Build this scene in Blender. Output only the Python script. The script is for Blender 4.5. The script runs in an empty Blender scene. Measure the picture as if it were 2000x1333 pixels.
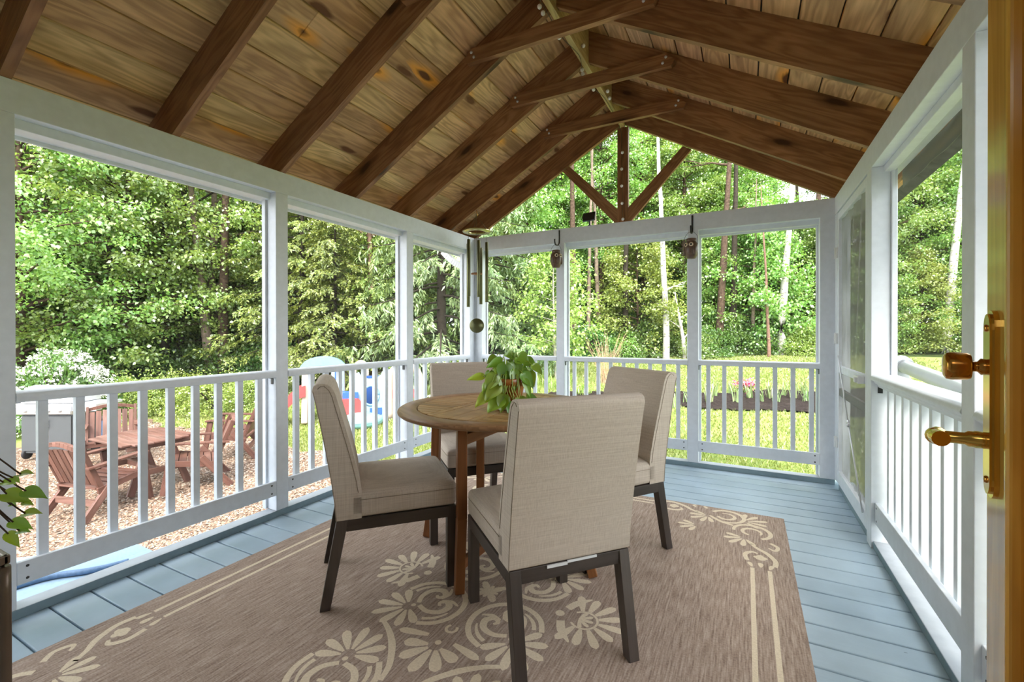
import bpy, bmesh, math, random
import numpy as np
from mathutils import Vector, Matrix, Euler
random.seed(7)
SC = bpy.context.scene
COL = SC.collection
PI = math.pi

# ------------------------------------------------------------------ camera, sky, exposure
cam_d = bpy.data.cameras.new('camera')
cam_d.sensor_width = 36.0
cam_d.lens = 880.9 * 36 / 2000
cam_d.shift_y = -0.00735
cam_d.clip_start = 0.02
cam_d.clip_end = 300
cam = bpy.data.objects.new('camera', cam_d)
cam.location = (0, 0, 1.2)
cam.rotation_euler = (PI / 2 - 0.003, 0.0008, 0.4786)
COL.objects.link(cam)
SC.camera = cam

world = bpy.data.worlds.new('overcast_sky')
SC.world = world
world.use_nodes = True
wn = world.node_tree.nodes
wl = world.node_tree.links
wn.clear()
w_out = wn.new('ShaderNodeOutputWorld')
w_bg = wn.new('ShaderNodeBackground')
w_tc = wn.new('ShaderNodeTexCoord')
w_sep = wn.new('ShaderNodeSeparateXYZ')
w_ramp = wn.new('ShaderNodeValToRGB')
w_ramp.color_ramp.elements[0].position = 0.0
w_ramp.color_ramp.elements[0].color = (0.93, 0.96, 1.0, 1)
w_ramp.color_ramp.elements[1].position = 0.9
w_ramp.color_ramp.elements[1].color = (0.88, 0.94, 1.0, 1)
wl.new(w_tc.outputs['Generated'], w_sep.inputs[0])
wl.new(w_sep.outputs['Z'], w_ramp.inputs[0])
wl.new(w_ramp.outputs[0], w_bg.inputs['Color'])
wl.new(w_bg.outputs[0], w_out.inputs[0])
w_bg.inputs['Strength'].default_value = 2.2

sun_d = bpy.data.lights.new('hazy_sun', 'SUN')
sun_d.energy = 4.0
sun_d.angle = math.radians(30)
sun_d.color = (1.0, 0.95, 0.85)
sun = bpy.data.objects.new('hazy_sun', sun_d)
sun.rotation_euler = Vector((-0.22, 0.62, -0.75)).to_track_quat('-Z', 'Y').to_euler()
COL.objects.link(sun)

# unseen warm fill lamp, added behind the open house door for the chair backs
lamp_d = bpy.data.lights.new('added_fill_lamp', 'AREA')
lamp_d.energy = 3
lamp_d.size = 0.9
lamp_d.color = (1.0, 0.93, 0.84)
lamp = bpy.data.objects.new('added_fill_lamp', lamp_d)
lamp.location = (-0.4, -1.3, 2.36)
COL.objects.link(lamp)

SC.view_settings.view_transform = 'Standard'
SC.view_settings.look = 'None'
SC.view_settings.gamma = 1.0
SC.view_settings.use_curve_mapping = False
SC.view_settings.exposure = 1.42
cy = SC.cycles
cy.use_denoising = True
cy.use_adaptive_sampling = True
cy.adaptive_threshold = 0.035
cy.max_bounces = 8
cy.diffuse_bounces = 6
cy.glossy_bounces = 3
cy.transmission_bounces = 4
cy.transparent_max_bounces = 10
cy.caustics_reflective = False
cy.caustics_refractive = False
cy.sample_clamp_indirect = 20.0

# ------------------------------------------------------------------ materials
MATS = {}


def new_mat(name):
    m = bpy.data.materials.new(name)
    m.use_nodes = True
    nt = m.node_tree
    nt.nodes.clear()
    out = nt.nodes.new('ShaderNodeOutputMaterial')
    MATS[name] = m
    return m, nt, out


def N(nt, typ, **kw):
    n = nt.nodes.new(typ)
    for k, v in kw.items():
        if k == 'inp':
            for kk, vv in v.items():
                n.inputs[kk].default_value = vv
        else:
            setattr(n, k, v)
    return n


def c4(c):
    return (c[0], c[1], c[2], 1.0)


def ramp(nt, fac, stops):
    r = N(nt, 'ShaderNodeValToRGB')
    el = r.color_ramp.elements
    while len(el) > 1:
        el.remove(el[-1])
    el[0].position = stops[0][0]
    el[0].color = c4(stops[0][1])
    for p, c in stops[1:]:
        e = el.new(p)
        e.color = c4(c)
    nt.links.new(fac, r.inputs[0])
    return r.outputs[0]


def coords(nt, kind='Object', scale=(1, 1, 1)):
    tc = N(nt, 'ShaderNodeTexCoord')
    mp = N(nt, 'ShaderNodeMapping')
    mp.inputs['Scale'].default_value = scale
    nt.links.new(tc.outputs[kind], mp.inputs[0])
    return mp.outputs[0]


def noise(nt, vec, scale, detail=3, rough=0.5, dist=0.0):
    n = N(nt, 'ShaderNodeTexNoise', inp={'Scale': scale, 'Detail': detail, 'Roughness': rough, 'Distortion': dist})
    nt.links.new(vec, n.inputs['Vector'])
    return n.outputs[0]


def mixc(nt, fac, a, b, mode='MIX'):
    m = N(nt, 'ShaderNodeMix', data_type='RGBA', blend_type=mode)
    for sock, v in ((m.inputs[0], fac), (m.inputs[6], a), (m.inputs[7], b)):
        if isinstance(v, (int, float)):
            sock.default_value = v
        elif isinstance(v, tuple):
            sock.default_value = c4(v)
        else:
            nt.links.new(v, sock)
    return m.outputs[2]


def bsdf(nt, out, col, rough=0.5, spec=0.5, metal=0.0, bump=None, bstr=0.3, bdist=0.002):
    b = N(nt, 'ShaderNodeBsdfPrincipled')
    if isinstance(col, tuple):
        b.inputs['Base Color'].default_value = c4(col)
    else:
        nt.links.new(col, b.inputs['Base Color'])
    if isinstance(rough, float):
        b.inputs['Roughness'].default_value = rough
    else:
        nt.links.new(rough, b.inputs['Roughness'])
    b.inputs['Specular IOR Level'].default_value = spec
    b.inputs['Metallic'].default_value = metal
    if bump is not None:
        bm = N(nt, 'ShaderNodeBump', inp={'Strength': bstr, 'Distance': bdist})
        nt.links.new(bump, bm.inputs['Height'])
        nt.links.new(bm.outputs[0], b.inputs['Normal'])
    nt.links.new(b.outputs[0], out.inputs[0])
    return b


def plain(name, col, rough=0.5, spec=0.5, metal=0.0, var=0.06, scale=12.0, bstr=0.15):
    m, nt, out = new_mat(name)
    v = coords(nt)
    n = noise(nt, v, scale, 4)
    lo = tuple(c * (1 - var) for c in col)
    hi = tuple(min(1, c * (1 + var)) for c in col)
    c = ramp(nt, n, [(0.3, lo), (0.7, hi)])
    bsdf(nt, out, c, rough, spec, metal, n, bstr)
    return m


def math_node(nt, op, a, b=None):
    m = N(nt, 'ShaderNodeMath', operation=op)
    for i, v in enumerate((a, b)):
        if v is None:
            continue
        if isinstance(v, (int, float)):
            m.inputs[i].default_value = v
        else:
            nt.links.new(v, m.inputs[i])
    return m.outputs[0]


def attr(nt, name):
    a = N(nt, 'ShaderNodeAttribute', attribute_name=name)
    return a.outputs['Fac']


def wood(name, stops, grain_dark=0.55, rough=0.6, knots=0.0, knot_col=(0.16, 0.06, 0.02), orange=None, ring=6.0, spec=0.3, bstr=0.25):
    """wood with grain along U (UV is written by MB); the face attribute 'tone' picks the board's colour"""
    m, nt, out = new_mat(name)
    tc = N(nt, 'ShaderNodeTexCoord')
    uv = tc.outputs['UV']
    mp1 = N(nt, 'ShaderNodeMapping', inp={'Scale': (2.2, 70, 1)})
    nt.links.new(uv, mp1.inputs[0])
    fine = noise(nt, mp1.outputs[0], 1.0, 5, 0.6)
    mp2 = N(nt, 'ShaderNodeMapping', inp={'Scale': (0.9, 7, 1)})
    nt.links.new(uv, mp2.inputs[0])
    wob = noise(nt, mp2.outputs[0], 1.0, 3, 0.5, 0.4)
    band = math_node(nt, 'SINE', math_node(nt, 'MULTIPLY', wob, ring * 10))
    band = math_node(nt, 'ADD', math_node(nt, 'MULTIPLY', band, 0.5), 0.5)
    tone = attr(nt, 'tone')
    base = ramp(nt, tone, stops)
    dark = mixc(nt, 1.0, base, (grain_dark, grain_dark * 0.92, grain_dark * 0.85), 'MULTIPLY')
    g = math_node(nt, 'ADD', math_node(nt, 'MULTIPLY', band, 0.45), math_node(nt, 'MULTIPLY', fine, 0.75))
    gm = N(nt, 'ShaderNodeMapRange', inp={'From Min': 0.25, 'From Max': 0.9})
    nt.links.new(g, gm.inputs[0])
    col = mixc(nt, gm.outputs[0], base, dark)
    mp4 = N(nt, 'ShaderNodeMapping', inp={'Scale': (1.1, 3, 1)})
    nt.links.new(uv, mp4.inputs[0])
    blot = noise(nt, mp4.outputs[0], 1.3, 4, 0.6)
    bl = N(nt, 'ShaderNodeMapRange', inp={'From Min': 0.35, 'From Max': 0.7, 'To Min': 0.78, 'To Max': 1.18})
    nt.links.new(blot, bl.inputs[0])
    col = mixc(nt, 1.0, col, bl.outputs[0], 'MULTIPLY')
    if knots > 0:
        mp3 = N(nt, 'ShaderNodeMapping', inp={'Scale': (1.5, 4.6, 1)})
        nt.links.new(uv, mp3.inputs[0])
        wv = N(nt, 'ShaderNodeTexNoise', inp={'Scale': 4.0, 'Detail': 2})
        nt.links.new(mp3.outputs[0], wv.inputs['Vector'])
        mv = N(nt, 'ShaderNodeVectorMath', operation='SCALE', inp={'Scale': 0.16})
        nt.links.new(wv.outputs['Color'], mv.inputs[0])
        av = N(nt, 'ShaderNodeVectorMath', operation='ADD')
        nt.links.new(mp3.outputs[0], av.inputs[0])
        nt.links.new(mv.outputs[0], av.inputs[1])
        vo = N(nt, 'ShaderNodeTexVoronoi', voronoi_dimensions='2D', inp={'Scale': 1.0, 'Randomness': 1.0})
        nt.links.new(av.outputs[0], vo.inputs['Vector'])
        k = N(nt, 'ShaderNodeMapRange', inp={'From Min': 0.07, 'From Max': 0.13, 'To Min': 1.0, 'To Max': 0.0})
        nt.links.new(vo.outputs['Distance'], k.inputs[0])
        sepc = N(nt, 'ShaderNodeSeparateColor')
        nt.links.new(vo.outputs['Color'], sepc.inputs[0])
        keep = math_node(nt, 'LESS_THAN', sepc.outputs[0], knots)
        kf = math_node(nt, 'MULTIPLY', k.outputs[0], keep)
        halo = N(nt, 'ShaderNodeMapRange', inp={'From Min': 0.1, 'From Max': 0.3, 'To Min': 0.6, 'To Max': 0.0})
        nt.links.new(vo.outputs['Distance'], halo.inputs[0])
        hf = math_node(nt, 'MULTIPLY', halo.outputs[0], keep)
        if orange:
            isor = math_node(nt, 'LESS_THAN', sepc.outputs[1], 0.4)
            hcol = mixc(nt, isor, (0.2, 0.1, 0.05), orange)
            hs = math_node(nt, 'MULTIPLY', hf, math_node(nt, 'ADD', math_node(nt, 'MULTIPLY', isor, 1.1), 0.45))
            col = mixc(nt, hs, col, hcol)
        else:
            col = mixc(nt, hf, col, knot_col)
        col = mixc(nt, kf, col, knot_col)
    bsdf(nt, out, col, rough, spec, 0.0, g, bstr, 0.0015)
    return m


def leaf_mat(name, lo, hi, trans=0.35, gloss=0.10, hue=0.06):
    m, nt, out = new_mat(name)
    r = attr(nt, 'tone')
    oi = N(nt, 'ShaderNodeObjectInfo')
    base = ramp(nt, r, [(0.0, lo), (1.0, hi)])
    hs = N(nt, 'ShaderNodeHueSaturation')
    h = N(nt, 'ShaderNodeMapRange', inp={'From Min': 0, 'From Max': 1, 'To Min': 0.5 - hue * 0.35, 'To Max': 0.5 + hue * 0.35})
    nt.links.new(oi.outputs['Random'], h.inputs[0])
    v = N(nt, 'ShaderNodeMapRange', inp={'From Min': 0, 'From Max': 1, 'To Min': 0.82, 'To Max': 1.2})
    nt.links.new(oi.outputs['Random'], v.inputs[0])
    nt.links.new(h.outputs[0], hs.inputs['Hue'])
    nt.links.new(v.outputs[0], hs.inputs['Value'])
    nt.links.new(base, hs.inputs['Color'])
    col = hs.outputs[0]
    d = N(nt, 'ShaderNodeBsdfDiffuse')
    t = N(nt, 'ShaderNodeBsdfTranslucent')
    g = N(nt, 'ShaderNodeBsdfGlossy', inp={'Roughness': 0.38, 'Color': (0.9, 0.95, 0.9, 1)})
    nt.links.new(col, d.inputs[0])
    tcol = mixc(nt, 1.0, col, (1.25, 1.15, 0.6), 'MULTIPLY')
    nt.links.new(tcol, t.inputs[0])
    m1 = N(nt, 'ShaderNodeMixShader', inp={0: trans})
    nt.links.new(d.outputs[0], m1.inputs[1])
    nt.links.new(t.outputs[0], m1.inputs[2])
    m2 = N(nt, 'ShaderNodeMixShader', inp={0: gloss})
    nt.links.new(m1.outputs[0], m2.inputs[1])
    nt.links.new(g.outputs[0], m2.inputs[2])
    nt.links.new(m2.outputs[0], out.inputs[0])
    return m


def screen_mat(name, opacity, col):
    m, nt, out = new_mat(name)
    t = N(nt, 'ShaderNodeBsdfTransparent')
    d = N(nt, 'ShaderNodeBsdfDiffuse', inp={'Color': c4(col)})
    v = coords(nt, 'Object')
    n = noise(nt, v, 3.0, 2)
    f = N(nt, 'ShaderNodeMapRange', inp={'To Min': opacity * 0.8, 'To Max': opacity * 1.2})
    nt.links.new(n, f.inputs[0])
    mx = N(nt, 'ShaderNodeMixShader')
    nt.links.new(f.outputs[0], mx.inputs[0])
    nt.links.new(t.outputs[0], mx.inputs[1])
    nt.links.new(d.outputs[0], mx.inputs[2])
    nt.links.new(mx.outputs[0], out.inputs[0])
    return m


def fabric_mat(name, c_lo, c_hi, sx=460, sy=360):
    """woven cloth with slubs in both directions"""
    m, nt, out = new_mat(name)
    tc = N(nt, 'ShaderNodeTexCoord')
    outs = []
    for sc in ((6, 6, sy), (sx, sx * 0.6, 7)):
        mp = N(nt, 'ShaderNodeMapping', inp={'Scale': sc})
        nt.links.new(tc.outputs['Object'], mp.inputs[0])
        outs.append(noise(nt, mp.outputs[0], 1.0, 3, 0.6))
    s = math_node(nt, 'ADD', outs[0], outs[1])
    s = math_node(nt, 'MULTIPLY', s, 0.5)
    c = ramp(nt, s, [(0.38, c_lo), (0.6, c_hi)])
    bsdf(nt, out, c, 0.9, 0.15, 0.0, s, 0.35, 0.001)
    return m


# paints and metals
plain('white_paint', (0.69, 0.725, 0.775), 0.45, 0.4, var=0.04, scale=25)
plain('white_plastic', (0.72, 0.73, 0.74), 0.35, 0.5, var=0.02)
plain('black_metal', (0.02, 0.02, 0.022), 0.45, 0.5, var=0.1)
plain('screw_dark', (0.03, 0.03, 0.03), 0.5)
plain('brass', (0.78, 0.50, 0.13), 0.16, 0.5, 1.0, var=0.05, scale=8, bstr=0.0)
plain('brass_dark', (0.55, 0.26, 0.06), 0.2, 0.5, 1.0, var=0.05, scale=8, bstr=0.0)
plain('steel', (0.62, 0.63, 0.66), 0.42, 0.5, 0.55, var=0.05)
plain('grey_metal', (0.42, 0.44, 0.47), 0.35, 0.5, 0.6, var=0.05)
plain('olive_metal', (0.13, 0.13, 0.06), 0.3, 0.5, 0.7, var=0.1)
plain('brass_ring', (0.50, 0.46, 0.22), 0.25, 0.5, 0.8, var=0.1)
plain('bronze_tube', (0.12, 0.08, 0.055), 0.35, 0.5, 0.4, var=0.1)
plain('sill_blue_shaded', (0.20, 0.275, 0.31), 0.55, 0.3, var=0.08, scale=20)  # blue paint darkened for the sill fronts, their shade put into the colour
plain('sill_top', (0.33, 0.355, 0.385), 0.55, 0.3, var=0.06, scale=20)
plain('step_blue', (0.19, 0.27, 0.36), 0.6, 0.3, var=0.08, scale=60)
plain('hose_blue', (0.08, 0.14, 0.24), 0.5, 0.3, var=0.2, scale=50)
plain('grill_dark', (0.06, 0.065, 0.07), 0.5, 0.4)
plain('rubber', (0.02, 0.02, 0.022), 0.7, 0.3)
plain('red_plastic', (0.50, 0.06, 0.06), 0.4, 0.4)
plain('sky_plastic', (0.17, 0.31, 0.45), 0.4, 0.4)
plain('pale_blue_plastic', (0.25, 0.35, 0.44), 0.4, 0.4)
plain('royal_plastic', (0.035, 0.10, 0.34), 0.4, 0.4)
plain('teal_plastic', (0.16, 0.33, 0.32), 0.4, 0.4)
plain('sand_plastic', (0.42, 0.33, 0.28), 0.45, 0.4)
plain('jar_brown', (0.11, 0.062, 0.042), 0.35, 0.5, var=0.3, scale=40)
plain('cream', (0.70, 0.58, 0.42), 0.5)
plain('striker_wood', (0.32, 0.14, 0.05), 0.5)
plain('shaded_bar_grey', (0.22, 0.22, 0.20), 0.85, 0.1, var=0.1, scale=200)
plain('soil', (0.03, 0.02, 0.015), 0.9, 0.1)
plain('bulb_white', (0.85, 0.84, 0.80), 0.3, 0.5, var=0.02)
plain('wire_green', (0.05, 0.06, 0.035), 0.6)
plain('glass_top', (0.45, 0.52, 0.52), 0.1, 0.6)
plain('bark_brown', (0.075, 0.05, 0.036), 0.9, 0.1, var=0.45, scale=14, bstr=0.8)
plain('bark_dark', (0.038, 0.031, 0.024), 0.9, 0.1, var=0.4, scale=14, bstr=0.8)
plain('bark_pale', (0.17, 0.13, 0.10), 0.9, 0.1, var=0.4, scale=10, bstr=0.8)
plain('bark_pink', (0.20, 0.12, 0.09), 0.9, 0.1, var=0.3, scale=10, bstr=0.5)
plain('twig_tan', (0.50, 0.34, 0.22), 0.9, 0.1, var=0.3)
plain('twig_white', (0.42, 0.39, 0.35), 0.9, 0.1, var=0.3)
plain('petal_white', (0.85, 0.86, 0.78), 0.7, 0.2, var=0.03)
plain('petal_pink', (0.75, 0.16, 0.28), 0.7, 0.2, var=0.1)
plain('bin_blue', (0.10, 0.25, 0.48), 0.5)
screen_mat('shade_grey', 0.72, (0.19, 0.20, 0.165))
plain('grout_dark', (0.05, 0.028, 0.014), 0.8, 0.1)
plain('shingle', (0.10, 0.10, 0.10), 0.9, 0.1, var=0.3)
plain('interior_wall', (0.70, 0.67, 0.60), 0.7, 0.2)


def birch_mat():
    m, nt, out = new_mat('bark_birch')
    v = coords(nt, 'Object', (3, 3, 9))
    n = noise(nt, v, 1.6, 4, 0.7)
    c = ramp(nt, n, [(0.0, (0.06, 0.05, 0.045)), (0.36, (0.10, 0.09, 0.08)), (0.43, (0.44, 0.42, 0.39)), (1.0, (0.56, 0.55, 0.52))])
    bsdf(nt, out, c, 0.8, 0.2, 0.0, n, 0.2)


birch_mat()


def deck_mat():
    m, nt, out = new_mat('deck_paint')
    tone = attr(nt, 'tone')
    v = coords(nt, 'Object', (1, 1, 1))
    n1 = noise(nt, v, 5.0, 4)
    v2 = coords(nt, 'Object', (3, 60, 3))
    n2 = noise(nt, v2, 1.0, 4)
    base = ramp(nt, tone, [(0.0, (0.335, 0.44, 0.53)), (1.0, (0.39, 0.495, 0.58))])
    mr = N(nt, 'ShaderNodeMapRange', inp={'From Min': 0.3, 'From Max': 0.7, 'To Min': 0.9, 'To Max': 1.06})
    nt.links.new(n1, mr.inputs[0])
    c = mixc(nt, 1.0, base, mr.outputs[0], 'MULTIPLY')
    v3 = coords(nt, 'Object', (4, 9, 4))
    vo = N(nt, 'ShaderNodeTexVoronoi', inp={'Scale': 1.0})
    nt.links.new(v3, vo.inputs['Vector'])
    chip = math_node(nt, 'LESS_THAN', vo.outputs['Distance'], 0.035)
    c = mixc(nt, math_node(nt, 'MULTIPLY', chip, 0.7), c, (0.10, 0.13, 0.16))
    bsdf(nt, out, c, 0.42, 0.45, 0.0, n2, 0.25, 0.0015)


deck_mat()


def ground_mats():
    m, nt, out = new_mat('lawn_ground')
    v = coords(nt)
    a = noise(nt, v, 0.8, 3)
    b = noise(nt, v, 22.0, 5, 0.7)
    s = math_node(nt, 'ADD', math_node(nt, 'MULTIPLY', a, 0.6), math_node(nt, 'MULTIPLY', b, 0.5))
    c = ramp(nt, s, [(0.38, (0.09, 0.135, 0.026)), (0.52, (0.18, 0.23, 0.056)), (0.7, (0.30, 0.305, 0.125))])
    bsdf(nt, out, c, 0.9, 0.1, 0.0, b, 0.6, 0.03)
    m, nt, out = new_mat('gravel_ground')
    v = coords(nt)
    vo = N(nt, 'ShaderNodeTexVoronoi', inp={'Scale': 26.0})
    nt.links.new(v, vo.inputs['Vector'])
    sp = N(nt, 'ShaderNodeSeparateColor')
    nt.links.new(vo.outputs['Color'], sp.inputs[0])
    c = ramp(nt, sp.outputs[0], [(0.0, (0.09, 0.055, 0.037)), (0.5, (0.16, 0.105, 0.073)), (1.0, (0.22, 0.165, 0.13))])
    bsdf(nt, out, c, 0.85, 0.2, 0.0, vo.outputs['Distance'], 0.6, 0.02)
    m, nt, out = new_mat('gravel_stone')
    tone = attr(nt, 'tone')
    c = ramp(nt, tone, [(0.0, (0.11, 0.062, 0.04)), (0.25, (0.215, 0.135, 0.092)), (0.6, (0.29, 0.20, 0.14)), (0.85, (0.33, 0.26, 0.20)), (1.0, (0.42, 0.36, 0.30))])
    bsdf(nt, out, c, 0.8, 0.25)
    m, nt, out = new_mat('mulch')
    v = coords(nt, 'Object', (1, 1, 1))
    n = noise(nt, v, 18, 6, 0.8)
    c = ramp(nt, n, [(0.35, (0.014, 0.010, 0.009)), (0.55, (0.045, 0.032, 0.028)), (0.75, (0.11, 0.085, 0.075))])
    bsdf(nt, out, c, 0.9, 0.1, 0.0, n, 1.0, 0.06)
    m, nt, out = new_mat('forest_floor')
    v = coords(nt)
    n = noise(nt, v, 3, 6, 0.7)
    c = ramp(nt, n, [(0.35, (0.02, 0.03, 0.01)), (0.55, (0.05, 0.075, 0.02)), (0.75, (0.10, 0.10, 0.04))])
    bsdf(nt, out, c, 0.95, 0.1, 0.0, n, 0.8, 0.05)


ground_mats()


def rug_mats():
    m, nt, out = new_mat('rug_weave')
    v = coords(nt, 'Object', (150, 9, 1))
    n = noise(nt, v, 1.0, 3, 0.6)
    v2 = coords(nt, 'Object', (90, 160, 1))
    n2 = noise(nt, v2, 1.0, 2)
    s = math_node(nt, 'ADD', math_node(nt, 'MULTIPLY', n, 0.7), math_node(nt, 'MULTIPLY', n2, 0.3))
    c = ramp(nt, s, [(0.34, (0.225, 0.158, 0.125)), (0.5, (0.38, 0.285, 0.228)), (0.66, (0.52, 0.415, 0.345))])
    bsdf(nt, out, c, 0.95, 0.1, 0.0, s, 0.5, 0.003)
    m, nt, out = new_mat('rug_cream')
    v = coords(nt, 'Object', (120, 160, 1))
    n = noise(nt, v, 1.0, 2)
    c = ramp(nt, n, [(0.3, (0.66, 0.545, 0.40)), (0.7, (0.78, 0.66, 0.50))])
    bsdf(nt, out, c, 0.95, 0.1, 0.0, n, 0.5, 0.002)


rug_mats()

wood('ceiling_boards', [(0.0, (0.60, 0.34, 0.16)), (0.14, (0.84, 0.57, 0.285)), (0.28, (0.68, 0.40, 0.20)), (0.42, (0.88, 0.63, 0.33)), (0.56, (0.74, 0.44, 0.23)), (0.70, (0.86, 0.60, 0.29)), (0.84, (0.64, 0.37, 0.20)), (0.94, (0.86, 0.64, 0.38)), (1.0, (0.90, 0.80, 0.64))], 0.60, 0.6, 0.62, (0.16, 0.065, 0.025), (0.92, 0.40, 0.05))
wood('rafter_wood', [(0.0, (0.33, 0.155, 0.068)), (1.0, (0.40, 0.205, 0.095))], 0.6, 0.5, 0.3, (0.06, 0.025, 0.01))
wood('ridge_wood', [(0.0, (0.58, 0.44, 0.18)), (1.0, (0.66, 0.52, 0.24))], 0.7, 0.5)
wood('teak_table', [(0.0, (0.44, 0.25, 0.10)), (0.5, (0.52, 0.31, 0.135)), (1.0, (0.58, 0.37, 0.17))], 0.72, 0.4, ring=3.0)
wood('teak_leg', [(0.0, (0.30, 0.115, 0.04)), (1.0, (0.36, 0.15, 0.055))], 0.65, 0.4, ring=3.0)
wood('teak_rim', [(0.0, (0.36, 0.20, 0.10)), (1.0, (0.42, 0.24, 0.12))], 0.7, 0.38, ring=3.0)
wood('patio_wood', [(0.0, (0.115, 0.05, 0.036)), (0.6, (0.155, 0.072, 0.054)), (1.0, (0.20, 0.11, 0.088))], 0.6, 0.55, ring=3.0)
wood('door_wood', [(0.0, (0.74, 0.34, 0.05)), (0.5, (0.80, 0.42, 0.07)), (1.0, (0.86, 0.60, 0.15))], 0.72, 0.16, ring=3.5, spec=0.5, bstr=0.05)
wood('chair_frame', [(0.0, (0.062, 0.047, 0.04)), (1.0, (0.085, 0.066, 0.056))], 0.6, 0.45, ring=2.0, spec=0.4)
fabric_mat('linen', (0.47, 0.395, 0.325), (0.60, 0.52, 0.44))
plain('piping', (0.34, 0.28, 0.22), 0.9, 0.1)
screen_mat('insect_mesh', 0.07, (0.30, 0.31, 0.32))
screen_mat('insect_mesh_dense', 0.2, (0.30, 0.31, 0.30))
screen_mat('door_mesh', 0.88, (0.24, 0.24, 0.22))

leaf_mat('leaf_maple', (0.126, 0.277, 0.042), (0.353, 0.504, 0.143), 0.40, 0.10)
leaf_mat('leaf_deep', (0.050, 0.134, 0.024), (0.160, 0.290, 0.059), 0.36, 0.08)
leaf_mat('leaf_lime', (0.193, 0.319, 0.050), (0.420, 0.529, 0.160), 0.40, 0.07)
leaf_mat('needle_green', (0.101, 0.168, 0.038), (0.353, 0.420, 0.118), 0.28, 0.06)
leaf_mat('needle_blue', (0.101, 0.176, 0.063), (0.336, 0.445, 0.185), 0.28, 0.07)
leaf_mat('leaf_pothos', (0.10, 0.30, 0.02), (0.50, 0.66, 0.05), 0.28, 0.10, 0.03)
leaf_mat('leaf_iris', (0.168, 0.269, 0.101), (0.336, 0.420, 0.202), 0.2, 0.08)
leaf_mat('grass_blade', (0.136, 0.196, 0.036), (0.344, 0.360, 0.128), 0.3, 0.05)

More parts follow.
